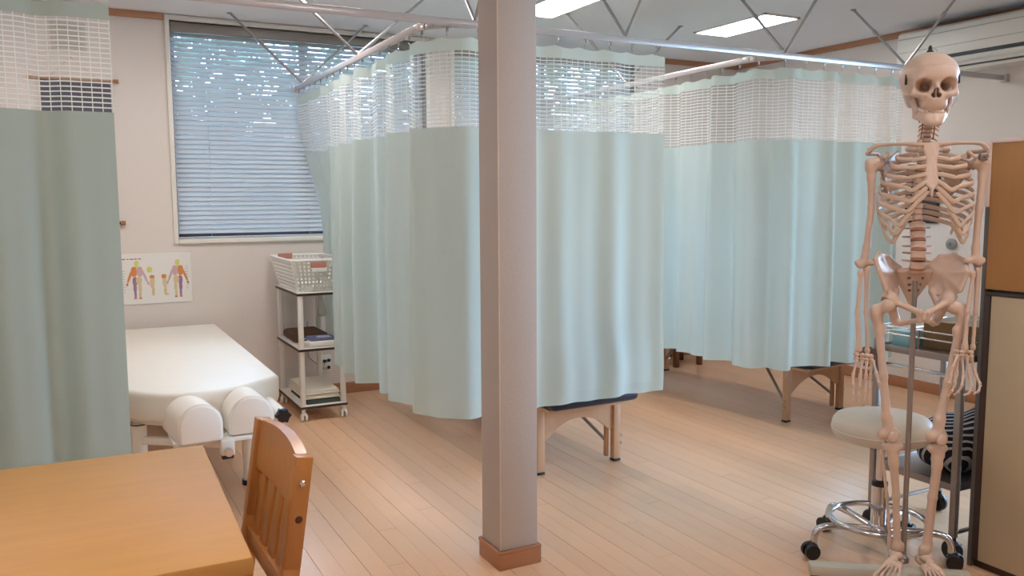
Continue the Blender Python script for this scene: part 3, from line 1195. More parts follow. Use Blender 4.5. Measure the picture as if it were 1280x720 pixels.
# paper bag hanging inside the back of the trolley
v, f = [], []
for i in range(7):
    for j in range(7):
        u, q = i / 6, j / 6
        v.append((1.40 + .058 * (u - .5) * (.35 + .9 * q) + .01 * q, 5.30 + .012 * math.sin(u * 7) + .02 * u, .745 - .155 * q - .02 * math.sin(u * 3.1)))
for i in range(6):
    for j in range(6):
        f.append((i * 7 + j, i * 7 + j + 1, (i + 1) * 7 + j + 1, (i + 1) * 7 + j))
o = pydata('paper_sheet', v, f, M_paper)
so = o.modifiers.new('thick', 'SOLIDIFY'); so.thickness = .0015
tag(o, 'white crumpled paper hanging under the top shelf of the trolley', 'paper')

# ------------------------------------------------------------------ desk and chair
t = thing('wooden_desk', 'honey brown wooden desk in the lower left corner', 'desk', (.250, 1.43, 0), R(-1.6))
W_, D_ = 1.25, .750
MB().box((-W_, 0, .668), (0, D_, .700), .004).build('desktop', M_desk, t)
for lx in (-W_ + .06, -.06):
    for ly in (.06, D_ - .06):
        MB().box((lx - .03, ly - .03, 0), (lx + .03, ly + .03, .668), .004).build('leg', M_desk, t)
for a, c in (((-W_ + .09, .05, .59), (-.09, .07, .668)), ((-W_ + .09, D_ - .07, .59), (-.09, D_ - .05, .668)), ((-W_ + .05, .09, .59), (-W_ + .07, D_ - .09, .668)), ((-.07, .09, .59), (-.05, D_ - .09, .668))):
    MB().box(a, c, .002).build('apron', M_desk, t)

CHX, CHY = .327, 1.752
t = thing('wooden_chair', 'orange pine chair with a slatted back, beside the desk', 'chair', (CHX, CHY, 0), R(1.5))
HB = .163


def lean(z):
    return -.012 + .062 * max(0, (z - .42)) / .42


ZT = .815
for sy in (-1, 1):
    b = MB()
    y0 = sy * HB
    pts = [(-.012, y0, 0), (-.016, y0, .42), (lean(.6), y0, .6), (lean(ZT), y0, ZT)]
    for a, c in zip(pts[:-1], pts[1:]):
        b.bar(a, c, .030, .034, .002, up=(1, 0, 0))
    p = b.build('back_post', M_pine, t)
    if sy < 0:
        xb = lean(.765)
        MB().lathe([(.0, 0), (.0065, 0), (.0065, .002), (.004, .004), (.0, .004)], 14, (xb, y0 - .0155, .765), Matrix.Rotation(R(90), 3, 'X')).build('bolt', M_chrome, p)
        xb = lean(.695)
        MB().lathe([(0, 0), (.0075, 0), (.006, .0012), (0, .0016)], 14, (xb + .002, y0 - .0152, .695), Matrix.Rotation(R(90), 3, 'X')).build('knot', M_knot, p)
# crest rail: arched top
n = 14
b = MB()
bm_ = b.bm
rows = []
for i in range(n + 1):
    u = -1 + 2 * i / n
    y = u * (HB - .014)
    zt = ZT - .001 + .011 * (1 - u * u)
    zb = ZT - .105
    bow = .008 * (1 - u * u)
    rows.append([bm_.verts.new((lean(z) + bow + d, y, z)) for z, d in ((zb, -.010), (zt, -.010), (zt, .012), (zb, .012))])
for i in range(n):
    for k in range(4):
        bm_.faces.new((rows[i][k], rows[i][(k + 1) % 4], rows[i + 1][(k + 1) % 4], rows[i + 1][k]))
bm_.faces.new(rows[0]); bm_.faces.new(rows[-1][::-1])
b.build('crest_rail', M_pine, t)
MB().bar((lean(.555), -HB + .014, .555), (lean(.555), HB - .014, .555), .020, .045, .002, up=(0, 0, 1)).build('lower_rail', M_pine, t)
for i in range(4):
    y = -.105 + .070 * i
    bow = .007 * (1 - (y / HB) ** 2)
    MB().bar((lean(.57), y, .57), (lean(.72) + bow, y, .722), .051, .012, .002, up=(1, 0, 0)).build('slat', M_pine, t)
MB().box((-.40, -.185, .405), (-.022, .185, .430), .006).build('seat', M_pine, t)
for sy in (-1, 1):
    MB().box((-.39, sy * .16 - .018, 0), (-.354, sy * .16 + .018, .405), .002).build('front_leg', M_pine, t)
    MB().box((-.356, sy * .16 - .010, .345), (-.034, sy * .16 + .010, .405), .002).build('seat_rail', M_pine, t)
MB().box((-.382, -.142, .345), (-.362, .142, .405), .002).build('seat_rail', M_pine, t)
MB().bar((-.37, -.142, .16), (-.37, .142, .16), .018, .03, .002).build('stretcher', M_pine, t)


# ------------------------------------------------------------------ folding massage tables behind the curtains
def massage_table(label, loc, rz, hw, y_front):
    t = thing('massage_table', label, 'massage table', loc, rz)
    zt = .318
    MB().box((-hw - .028, y_front, zt + .018), (hw + .028, 1.72, zt + .092), .030, seg=4).build('mattress', M_navyv, t)
    MB().box((-hw - .015, y_front + .05, zt), (hw + .015, 1.66, zt + .018), .003).build('frame', M_table, t)
    for yy, s in ((0, 1), (1.5, -1)):
        poly = [(-hw + .02, zt)]
        poly.append((-hw + .02, zt - .155))
        m = 12
        for i in range(m + 1):
            u = -1 + 2 * i / m
            poly.append((u * (hw - .045), zt - .070 - .080 * abs(u) ** 2.2))
        poly += [(hw - .02, zt - .155), (hw - .02, zt)]
        MB().prism(poly, -.009, .009, .0015, Matrix.Translation((0, yy + .004, 0)) @ Matrix.Rotation(R(90), 4, 'X'), seg=1).build('end_panel', M_table, t)
        for sx in (-1, 1):
            lg = MB().box((sx * hw - .020, yy - .016, .012), (sx * hw + .020, yy - .006 + .022, zt - .002), .003).build('leg', M_table, t)
            MB().box((sx * hw - .022, yy - .018, 0), (sx * hw + .022, yy + .018, .013), .004).build('foot', M_black, lg)
            for z in (.085, .125):
                MB().cyl((sx * (hw + .019), yy, z), (sx * (hw + .034), yy, z), .009, 10).build('adjust_knob', M_chrome, lg)
            MB().cyl((sx * (hw - .035), yy + s * .035, .10), (sx * (hw - .15), yy + s * .30, zt - .01), .0085, 10).build('brace', M_steel, t)
            MB().bar((sx * (hw - .035), yy + s * .03, .02), (sx * (hw - .035), yy + s * .03, zt - .03), .022, .018, .003).build('inner_leg', M_table, t)
    return t


M_navyv = mat('navy_vinyl', rgb(30, 34, 58), .35, noise=.05)
massage_table('low wooden massage table with a navy pad behind the middle curtain', (2.155, 3.425, 0), R(1.5), .222, -.165)
massage_table('low wooden massage table with a navy pad behind the right curtain', (3.93, 3.59, 0), R(7), .258, -.19)
# wooden stool at the back of the right bay, only a leg showing under the curtain
t = thing('wooden_stool', 'dark wooden stool by the back wall, one leg seen under the curtains', 'stool', (4.26, 5.28, 0))
MB().box((-.14, -.14, .31), (.14, .14, .335), .006).build('seat', M_brownwood := mat('brown_wood', rgb(120, 80, 54), .5, noise=.12, scale=8), t)
for sx in (-1, 1):
    for sy in (-1, 1):
        MB().box((sx * .115 - .018, sy * .115 - .018, 0), (sx * .115 + .018, sy * .115 + .018, .31), .003).build('leg', M_brownwood, t)
for sy in (-1, 1):
    MB().box((-.1, sy * .115 - .008, .12), (.1, sy * .115 + .008, .145), .002).build('rung', M_brownwood, t)

# ------------------------------------------------------------------ rolling stool
SX, SY = 2.57, 2.03
t = thing('rolling_stool', 'round cream stool on a chrome five-caster base behind the skeleton', 'stool', (SX, SY, 0))
prof = [(.0, .435), (.145, .435), (.162, .442), (.170, .458), (.172, .478), (.168, .500), (.155, .516), (.12, .526), (.06, .531), (.0, .532)]
MB().lathe(prof[1:-1], 40).build('seat', M_stool, t)
MB().tube([(.1715 * math.cos(a), .1715 * math.sin(a), .470) for a in [2 * PI * i / 40 for i in range(40)]], .003, 6, closed=True).build('piping', M_stool, t)
MB().cyl((0, 0, .415), (0, 0, .436), .07, 24).build('seat_plate', M_black, t)
MB().cyl((0, 0, .26), (0, 0, .418), .0135, 18).build('piston', M_chrome, t)
MB().cyl((0, 0, .10), (0, 0, .268), .0265, 22).build('column', M_chrome, t)
MB().lathe([(.014, .262), (.0285, .262), (.0285, .276), (.018, .282), (.014, .282)], 22).build('collar', M_black, t)
MB().lathe([(.02, .075), (.036, .078), (.040, .10), (.032, .118), (.02, .12)], 22).build('hub', M_chrome, t)
fr = MB().tube([(.165 * math.cos(a), .165 * math.sin(a), .135) for a in [2 * PI * i / 48 for i in range(48)]], .0105, 12, closed=True).build('foot_ring', M_chrome, t)
A0 = math.atan2(.464, -.886) + .10
for i in range(5):
    a = A0 + 2 * PI * i / 5
    d = Vector((math.cos(a), math.sin(a), 0))
    z = Vector((0, 0, 1))
    pts = [d * .03 + z * .098, d * .12 + z * .112, d * .19 + z * .116, d * .225 + z * .108, d * .240 + z * .085, d * .242 + z * .058]
    lg = MB().tube(catmull(pts, 4), .0125, 12).build('base_leg', M_chrome, t)
    MB().cyl(d * .162 + z * .118, d * .162 + z * .133, .007, 8).build('ring_clip', M_chrome, lg)
    c = d * .248
    q = Vector((-d.y, d.x, 0))
    cs = MB()
    cs.tube([c + z * .062, c + z * .044], [.012, .022], 12)
    cs.cyl(c - q * .006 + z * .027, c + q * .006 + z * .027, .020, 14)
    cc = cs.build('caster', M_black, t)
    for sg in (-1, 1):
        MB().cyl(c + d * .006 + q * sg * .008 + z * .027, c + d * .006 + q * sg * .024 + z * .027, .027, 18).build('wheel', M_black, cc)

# ------------------------------------------------------------------ instrument cart and what is on it
KX0, KX1, KY0, KY1 = 2.765, 3.17, 1.868, 2.215
t = thing('steel_cart', 'two-shelf steel cart on black wheels behind the skeleton', 'cart', ((KX0 + KX1) / 2, (KY0 + KY1) / 2, 0))
kx, ky = (KX1 - KX0) / 2, (KY1 - KY0) / 2
for sx in (-1, 1):
    for sy in (-1, 1):
        p = MB().box((sx * kx - .012, sy * ky - .012, .085), (sx * kx + .012, sy * ky + .012, .765), .003).build('post', M_steel, t)
        c = MB().cyl((sx * kx, sy * ky, .06), (sx * kx, sy * ky, .088), .012, 12)
        c.box((sx * kx - .018, sy * ky - .026, .050), (sx * kx + .018, sy * ky + .022, .066), .004)
        c.box((sx * kx - .020, sy * ky - .012, .02), (sx * kx - .016, sy * ky + .012, .06)).box((sx * kx + .016, sy * ky - .012, .02), (sx * kx + .020, sy * ky + .012, .06))
        cc = c.build('caster', M_black, t)
        MB().lathe([(.012, -.013), (.034, -.013), (.038, -.007), (.038, .007), (.034, .013), (.012, .013)], 22, (sx * kx, sy * ky, .038), Matrix.Rotation(R(90), 3, 'Y')).build('wheel', M_black, cc)
for z in (.265, .730):
    MB().box((-kx, -ky, z), (kx, ky, z + .006)).box((-kx, -ky - .004, z - .012), (kx, -ky + .006, z + .014), .002).box((-kx, ky - .006, z - .012), (kx, ky + .004, z + .014), .002).box((-kx - .004, -ky, z - .012), (-kx + .006, ky, z + .014), .002).box((kx - .006, -ky, z - .012), (kx + .004, ky, z + .014), .002).build('shelf', M_steel, t)
for sx in (-1, 1):
    MB().bar((sx * kx, -ky, .668), (sx * kx, ky, .668), .012, .016, .003).build('side_rail', M_chrome, t)
for z in (.788, .815):
    pts = [(-kx, -ky, z), (-kx, ky, z), (kx, ky, z), (kx, -ky, z)]
    MB().tube(pts, .0032, 8, closed=True).build('guard_wire', M_chrome, t)
for sx in (-1, 1):
    for sy in (-1, 0, 1):
        MB().cyl((sx * kx, sy * ky * .97, .735), (sx * kx, sy * ky * .97, .817), .0035, 8).build('guard_post', M_chrome, t)
MB().bar((-kx, ky, .10), (kx, ky, .10), .012, .012, .002).build('brace', M_steel, t)
MB().bar((-kx, -ky, .10), (kx, -ky, .10), .012, .012, .002).build('brace', M_steel, t)

t = thing('cardboard_box', 'brown cardboard box on the upper shelf of the steel cart', 'box', (2.975, 1.99, .7365))
M_card = mat('cardboard', rgb(132, 104, 70), .85, noise=.06, scale=20)
MB().box((-.12, -.125, 0), (.14, .10, .105), .002).build('carton', M_card, t, smooth=False)
MB().box((-.122, -.02, .1045), (.142, .02, .1065)).build('tape', mat('parcel_tape', rgb(150, 124, 86), .4, noise=.04), t, smooth=False)
t = thing('plastic_tub', 'pale blue clear plastic tub on the upper shelf of the steel cart', 'tub', (2.85, 2.145, .7365))
MB().prism([(-.05, -.038), (.05, -.038), (.055, -.02), (.055, .03), (.045, .04), (-.045, .04), (-.055, .03), (-.055, -.02)], 0, .055, .006).build('body', mat('blue_tub', rgb(150, 206, 214), .3, noise=.03), t)
MB().box((-.058, -.04, .055), (.058, .043, .061), .003).build('lid', mat('blue_lid', rgb(170, 216, 222), .3, noise=.03), t)


# striped bag on the lower shelf
def stripes(name, c0, c1, sc, dist):
    m = bpy.data.materials.new(name)
    m.use_nodes = True
    nt = m.node_tree
    b = nt.nodes['Principled BSDF']
    b.inputs['Roughness'].default_value = .85
    tc = nt.nodes.new('ShaderNodeTexCoord')
    wv = nt.nodes.new('ShaderNodeTexWave')
    wv.wave_type = 'BANDS'
    wv.bands_direction = 'DIAGONAL'
    wv.inputs['Scale'].default_value = sc
    wv.inputs['Distortion'].default_value = dist
    wv.inputs['Detail'].default_value = 1
    nt.links.new(tc.outputs['Object'], wv.inputs['Vector'])
    cr = nt.nodes.new('ShaderNodeValToRGB')
    cr.color_ramp.interpolation = 'CONSTANT'
    cr.color_ramp.elements[0].color = c0
    cr.color_ramp.elements[1].color = c1
    cr.color_ramp.elements[1].position = .72
    nt.links.new(wv.outputs['Fac'], cr.inputs['Fac'])
    nt.links.new(cr.outputs['Color'], b.inputs['Base Color'])
    return m


t = thing('striped_bag', 'black and white striped cloth bag slumped on the lower shelf of the cart', 'bag', (2.965, 2.0, .2715))
M_str = stripes('striped_cloth', rgb(24, 24, 40), rgb(206, 204, 200), 17, 2.0)


def f_bag(P):
    d = sd_ell(P, (0, 0, .10), (.165, .145, .115))
    d = smin(d, sd_ell(P, (.03, -.08, .17), (.10, .07, .085)), .05)
    d = smax(d, -(P[:, 2]), .02)
    return d + .006 * np.sin(P[:, 0] * 34) * np.cos(P[:, 1] * 41 + P[:, 2] * 22)


bone('body', f_bag, (-.2, -.2, -.02), (.2, .2, .3), .011, M_str, t)
MB().tube(catmull([(.0, -.12, .19), (.02, -.13, .25), (.06, -.06, .262), (.07, -.02, .22)], 5), .011, 8).build('handle', M_navy, t)

o = MB().ball((0, 0, 0), 1, 16, (.033, .036, .040)).build('round_pad', mat('brown_pad', rgb(112, 82, 62), .7, noise=.12, scale=40))
o.location = (KX0 - .035, KY1 + .02, .690)
tag(o, 'small brown round pad on the cart corner, beside the wrist of the skeleton', 'pad')

# ------------------------------------------------------------------ cabinet at the right edge
t = thing('tall_cabinet', 'tall tan cabinet with a beige lower panel at the right edge', 'cabinet', (2.782, 1.815, 0))
CW, CL, CH = .45, 1.05, 1.492
MB().box((.010, -CL, 0), (CW, -.002, CH - .006), .002).build('carcass', M_darkedge, t)
MB().box((-.004, -CL + .004, .990), (.010, -.006, CH - .008), .002).build('upper_panel', M_tan, t)
MB().box((-.004, -CL + .004, .03), (.010, -.034, .968), .002).build('lower_panel', M_beige, t)
MB().box((-.006, -CL + .004, .969), (.010, -.012, .981), .002).build('lower_panel_frame', M_darkedge, t)
MB().box((-.006, -.033, .03), (.010, -.012, .968), .002).build('lower_panel_frame', M_darkedge, t)
MB().box((-.008, -CL, CH - .008), (CW, .002, CH + .006), .004).build('top_edging', mat('pale_edging', rgb(226, 206, 200), .5, noise=.03), t)
MB().box((-.010, -.010, 1.27), (.014, .006, CH - .004), .004).build('side_edging', bpy.data.materials['pale_edging'], t)
MB().box((-.006, -.012, .0), (.012, .004, 1.27), .003).build('corner_strip', mat('grey_strip', rgb(92, 88, 84), .5, noise=.05), t)

# ------------------------------------------------------------------ things on the right wall
t = thing('air_conditioner', 'white wall-mounted air conditioner high on the right wall', 'air conditioner', (XR, 3.29, 2.085))
prof = [(-.0005, .0), (-.0005, .285), (-.175, .285), (-.196, .268), (-.204, .14), (-.196, .075), (-.150, .0)]
Mx = Matrix.Rotation(R(90), 4, 'X')
MB().prism(prof, -.55, .55, .006, Mx).build('body', M_plastic, t)
MB().box((-.2075, -.535, .150), (-.2005, .535, .153), 0).box((-.207, -.535, .236), (-.19, .535, .239), 0).build('panel_seam', mat('seam_grey', rgb(190, 188, 186), .6, noise=.02), t, smooth=False)
MB().box((-.204, -.50, .076), (-.190, .30, .098), .003).build('air_outlet', mat('outlet_dark', rgb(62, 64, 72), .5, noise=.04), t)
MB().bar((-.186, -.50, .060), (-.186, .42, .060), .004, .034, .001, up=(.6, 0, .8)).build('louvre', M_plastic, t)
MB().box((-.168, -.48, .016), (-.150, .36, .026), .002).build('lower_slot', mat('slot_grey', rgb(70, 72, 78), .6, noise=.03), t)

t = thing('wall_switch', 'small grey round switch on the white right wall beside the skeleton', 'switch', (XR - .001, 3.525, 1.006))
MB().lathe([(.001, -.0), (.036, 0), (.036, .012), (.026, .018), (.001, .018)], 22, (0, 0, 0), Matrix.Rotation(R(-90), 3, 'Y')).build('cover', mat('switch_grey', rgb(150, 148, 146), .5, noise=.03), t)
MB().box((-.024, -.006, -.012), (-.018, .006, .012), .002).build('rocker', mat('rocker_grey', rgb(120, 118, 118), .5, noise=.03), t)
t = thing('dark_board', 'dark board on the right wall, glimpsed between the ribs of the skeleton', 'board', (XR - .001, 3.75, 1.33))
MB().box((-.012, -.12, -.19), (0, .12, .19), .002).build('panel', mat('dark_board', rgb(46, 46, 58), .5, noise=.05), t)
MB().box((-.016, -.124, .178), (0, .124, .194), .002).box((-.016, -.124, -.194), (0, .124, -.178), .002).box((-.016, -.124, -.18), (0, -.112, .18), .002).box((-.016, .112, -.18), (0, .124, .18), .002).build('frame', M_black, t)

# ------------------------------------------------------------------ the skeleton model on its rolling stand
sk = thing('skeleton_model', 'life-size anatomical skeleton model on a grey rolling stand, at the right', 'skeleton model', (2.432, 1.797, 0), R(180 - 27.641))


def T(x, y, z):
    return np.array((-x, y, z), float)


PSI = R(-15)
# ---- skull
MS = Matrix.Translation(Vector(T(.006, .0, 1.651))) @ Matrix.Rotation(R(-13), 4, 'Z') @ Matrix.Scale(1.05, 4)


def f_skull(P):
    X = P.copy(); X[:, 0] = np.abs(X[:, 0])
    d = sd_ell(X, (0, -.036, .030), (.081, .100, .076))
    d = smin(d, sd_ell(X, (0, .004, .036), (.066, .066, .052)), .02)
    d = smin(d, sd_cap(X, (-.01, .056, .020), (.044, .050, .021), .0105), .016)            # brow
    d = smin(d, sd_ell(X, (.026, -.020, -.038), (.034, .050, .022)), .02)                    # skull base
    d = smin(d, sd_cap(X, (.060, -.034, -.02), (.053, -.026, -.052), .011, .007), .014)     # mastoid
    d = smin(d, sd_ell(X, (0, .038, -.040), (.035, .030, .042)), .016)                       # maxilla
    d = smin(d, sd_cap(X, (.0, .046, -.058), (.022, .042, -.058), .0125), .010)              # tooth ridge
    d = smin(d, sd_cap(X, (.020, .030, -.06), (.030, .010, -.055), .010), .010)
    d = smin(d, sd_cap(X, (.034, .052, -.030), (.056, .038, -.024), .0105, .010), .012)      # cheek bone
    d = smin(d, sd_cap(X, (.056, .040, -.022), (.0545, .044, .012), .0070, .0075), .009)     # outer orbit rim
    d = smin(d, sd_cap(X, (.058, .034, -.024), (.071, .0, -.022), .0058, .0045), .006)       # arch
    d = smin(d, sd_cap(X, (.071, .0, -.022), (.068, -.03, -.018), .0045, .0055), .006)
    d = smin(d, sd_cap(X, (0, .058, .012), (0, .071, -.013), .0065, .0055), .009)            # nasal bones
    # temples hollowed
    d = smax(d, -sd_ell(X, (.094, .028, .004), (.030, .034, .034)), .014)
    d = smax(d, -sd_ell(X, (.054, .012, -.038), (.012, .022, .020)), .008)
    # orbits, nose
    ob = sd_cap(X, (.0355, .078, -.003), (.023, .012, -.004), .0215, .0135)
    ob = smin(ob, sd_ell(X, (.0345, .058, -.003), (.0225, .020, .0185)), .004)
    d = smax(d, -ob, .005)
    ns = smin(sd_cap(X, (.0, .09, -.019), (.0, .04, -.019), .0065), sd_cap(X, (.0068, .09, -.033), (.006, .035, -.033), .0075), .006)
    d = smax(d, -ns, .003)
    return d


skull = bone('skull', f_skull, (-.092, -.145, -.085), (.092, .09, .115), .0022, M_bone, sk, M=MS)
M_socket = mat('socket_shadow_bone', rgb(196, 138, 92), .6, noise=.05)
MB().box((-.0012, .035, -.042), (.0012, .060, -.012), .0005).build('nasal_septum', M_boned, skull)


def f_jaw(P):
    X = P.copy(); X[:, 0] = np.abs(X[:, 0])
    d = sd_cap(X, (0, .050, -.110), (.014, .046, -.109), .0105, .0090)
    d = smin(d, sd_cap(X, (0, .047, -.092), (.017, .041, -.092), .0090, .008), .014)
    d = smin(d, sd_cap(X, (0, .047, -.101), (.022, .036, -.099), .0080, .0075), .012)
    d = smin(d, sd_cap(X, (.014, .043, -.107), (.0425, -.004, -.088), .0090, .0065), .014)
    d = smin(d, sd_cap(X, (.018, .039, -.092), (.0415, .006, -.074), .0085, .0060), .014)
    d = smin(d, sd_tri(X, (.0425, -.008, -.088), (.043, .020, -.072), (.050, -.006, -.040), .0045), .006)
    d = smin(d, sd_tri(X, (.043, .020, -.072), (.050, -.006, -.040), (.050, .020, -.040), .004), .006)
    d = smin(d, sd_cap(X, (.050, .019, -.052), (.051, .018, -.026), .0048, .0035), .005)
    d = smin(d, sd_cap(X, (.052, -.012, -.052), (.055, -.016, -.024), .0055, .006), .005)
    d = smin(d, sd_ell(X, (0, .056, -.113), (.012, .006, .008)), .008)
    return d


jaw = bone('mandible', f_jaw, (-.066, -.035, -.128), (.066, .072, -.012), .0021, M_bone, sk, M=MS)


def teeth(name, zc, ry, rx, parent, flip):
    b = MB()
    for i in range(-7, 7):
        a = (i + .5) * R(11.5)
        p = Vector((rx * math.sin(a), .012 + ry * math.cos(a), zc))
        w_ = .0042 if abs(i + .5) < 3 else .0050
        b.box((-w_ / 2, -.0028, -.0062), (w_ / 2, .0028, .0062), .0012, Matrix.Translation(p) @ Matrix.Rotation(-a, 4, 'Z'), seg=1)
    return b.build(name, M_tooth, parent)


teeth('upper_teeth', -.0740, .0400, .0300, skull, 1)
teeth('lower_teeth', -.0858, .0375, .0290, jaw, -1)
# calvaria cut, latches, top screw with its wire loop
ring = []
for i in range(64):
    a = 2 * PI * i / 64
    # walk outwards to the bone surface at this height
    lo_, hi_ = .02, .13
    for _ in range(26):
        m_ = (lo_ + hi_) / 2
        q = np.array([[m_ * math.cos(a), -.03 + m_ * math.sin(a), .054]])
        if f_skull(q)[0] < 0:
            lo_ = m_
        else:
            hi_ = m_
    ring.append((lo_ * math.cos(a), -.03 + lo_ * math.sin(a), .054))
MB().tube(ring, .0008, 5, closed=True).build('cut_line', M_boned, skull)
MB().box((.0700, .005, .006), (.0765, .011, .038), .002).build('latch', M_black, skull)
MB().box((-.0765, .005, .006), (-.0700, .011, .038), .002).build('latch', M_black, skull)
MB().lathe([(.001, .100), (.010, .101), (.010, .110), (.006, .113), (.006, .120), (.003, .126), (.001, .127)], 14, (0, -.034, 0)).build('top_screw', M_black, skull)
MB().tube([(-.010 - .010 * math.cos(a), -.034, .110 + .006 * math.sin(a)) for a in [2 * PI * i / 14 for i in range(14)]], .0012, 6, closed=True).build('wire_loop', M_rod, skull)
for sx in (-1, 1):
    MB().tube([(sx * .0705, .010, -.026), (sx * .067, .012, -.045), (sx * .056, .010, -.062)], .0012, 6).build('jaw_spring', M_rod, skull)

# ---- spine
SP = catmull([T(.008, -.012, 1.566), T(.010, -.018, 1.52), T(.013, -.036, 1.470), T(.014, -.062, 1.40), T(.012, -.075, 1.33), T(.007, -.060, 1.255), T(.001, -.034, 1.18), T(-.002, -.020, 1.12), T(-.001, -.030, 1.062)], 12)
SP = np.array(SP)


def spine_at(z):
    i = np.argmin(np.abs(SP[:, 2] - z))
    i = min(max(i, 1), len(SP) - 2)
    t = SP[i - 1] - SP[i + 1]
    return SP[i], t / np.linalg.norm(t)


def f_vert(bw_, bd, bh_, tp, sp_, drop):
    def f(P):
        X = P.copy(); X[:, 0] = np.abs(X[:, 0])
        r = np.sqrt((X[:, 0] / bw_) ** 2 + (X[:, 1] / bd) ** 2)
        waist = 1 - .10 * np.cos(np.clip(X[:, 2] / bh_, -1, 1) * PI / 2)
        d = smax((r - waist) * min(bw_, bd), np.abs(X[:, 2]) - bh_, .002)
        d = smin(d, sd_cap(X, (bw_ * .5, -bd * .9, bh_ * .3), (bw_ * .45, -bd * 1.7, bh_ * .1), bh_ * .42), .003)
        d = smin(d, sd_cap(X, (bw_ * .45, -bd * 1.5, bh_ * .2), (tp, -bd * 1.55, bh_ * .35), bh_ * .38, bh_ * .28), .003)
        d = smin(d, sd_cap(X, (0, -bd * 1.9, 0), (0, -bd * 1.9 - sp_, -drop), bh_ * .45, bh_ * .30), .004)
        d = smin(d, sd_cap(X, (bw_ * .45, -bd * 1.7, 0), (0, -bd * 2.0, 0), bh_ * .40), .003)
        return d
    return f


def vert_mesh(nm, bw_, bd, bh_, tp, sp_, drop, h, m):
    v, f = snet(f_vert(bw_, bd, bh_, tp, sp_, drop), (-tp - .01, -bd * 2 - sp_ - .012, -bh_ - drop - .008), (tp + .01, bd + .006, bh_ + .006), h)
    me = bpy.data.meshes.new(nm)
    me.from_pydata(v.tolist(), [], f.tolist())
    me.materials.append(m)
    me.polygons.foreach_set('use_smooth', [True] * len(me.polygons))
    return me


vm_c = vert_mesh('vertebra', .014, .010, .0052, .024, .016, .004, .0016, M_bone)
vm_t = vert_mesh('vertebra', .0165, .0145, .0088, .033, .024, .016, .0018, M_bone)
vm_l = vert_mesh('vertebra', .0250, .0185, .0115, .042, .022, .004, .0020, M_bone)


def put_vert(me, z, disc, n):
    p, t = spine_at(z)
    up = Vector(t)
    yv = Vector((-math.sin(PSI), math.cos(PSI), 0))
    xv = yv.cross(up).normalized()
    yv = up.cross(xv).normalized()
    M = Matrix((xv, yv, up)).transposed().to_4x4()
    M.translation = Vector(p)
    link('vertebra', me, sk, M)
    b = MB()
    b.lathe([(disc[0] * .6, -disc[2]), (disc[0], -disc[2] * .6), (disc[0], disc[2] * .6), (disc[0] * .6, disc[2])], 16, M=None)
    for v in b.bm.verts:
        v.co.y *= disc[1] / disc[0]
    dm = b.mesh('disc', M_disc)
    M2 = M.copy()
    M2.translation = Vector(p) - up * n
    link('disc', dm, sk, M2)


for i in range(7):
    put_vert(vm_c, 1.556 - .0132 * i, (.0125, .0095, .0022), .0066)
for i in range(12):
    put_vert(vm_t, 1.4645 - .0209 * i, (.0160, .014, .0026), .0104)
for i in range(5):
    put_vert(vm_l, 1.212 - .0312 * i, (.0235, .0175, .0050), .0156)
# neck nerves and vessels
for sx in (-1, 1):
    for i in range(5):
        p, t_ = spine_at(1.552 - .015 * i)
        a = Vector(p) + Vector((sx * .012, -.004, 0))
        MB().tube([a, a + Vector((sx * .012, .006, -.004)), a + Vector((sx * .021, .008, -.011))], [.0028, .0026, .0018], 7).build('nerve', M_nerve, sk)
    pts = [Vector(spine_at(z)[0]) + Vector((sx * .0195, .002, 0)) for z in (1.565, 1.54, 1.515, 1.49)]
    MB().tube(pts, .0021, 7).build('artery', M_artery, sk)

# ---- thorax, in a frame turned with the chest
MC = Matrix.Translation(Vector(T(.011, -.030, 1.466))) @ Matrix.Rotation(PSI, 4, 'Z')
MCi = MC.inverted()
rib_w = [.060, .088, .108, .121, .130, .136, .139, .139, .136, .129, .112, .088]
rib_fx = [.034, .052, .062, .069, .076, .084, .094, .106, .115, .121, .112, .090]
rib_fy = [.058, .084, .098, .105, .108, .108, .102, .092, .078, .058, .005, -.030]
rib_dr = [.014, .023, .030, .037, .047, .061, .076, .086, .089, .086, .070, .050]
st_z = [-.012, -.040, -.066, -.090, -.112, -.132, -.148]
st_y = [.086, .094, .103, .110, .116, .120, .122]


def ribbon(b, pts, hw, th, n=8):
    """flat tube: hw half height, th half thickness"""
    P = [Vector(p) for p in pts]
    m = len(P)
    rings = []
    for i, p in enumerate(P):
        t_ = (P[min(i + 1, m - 1)] - P[max(i - 1, 0)]).normalized()
        z = Vector((0, 0, 1))
        u = (z - t_ * z.dot(t_)).normalized()
        s_ = t_.cross(u)
        e = .72 if i in (0, m - 1) else 1.0
        rings.append([b.bm.verts.new(p + u * math.cos(2 * PI * k / n) * hw * e + s_ * math.sin(2 * PI * k / n) * th * e) for k in range(n)])
    for i in range(m - 1):
        for k in range(n):
            b.bm.faces.new((rings[i][k], rings[i][(k + 1) % n], rings[i + 1][(k + 1) % n], rings[i + 1][k]))
    b.bm.faces.new(rings[0][::-1]); b.bm.faces.new(rings[-1])
    return b


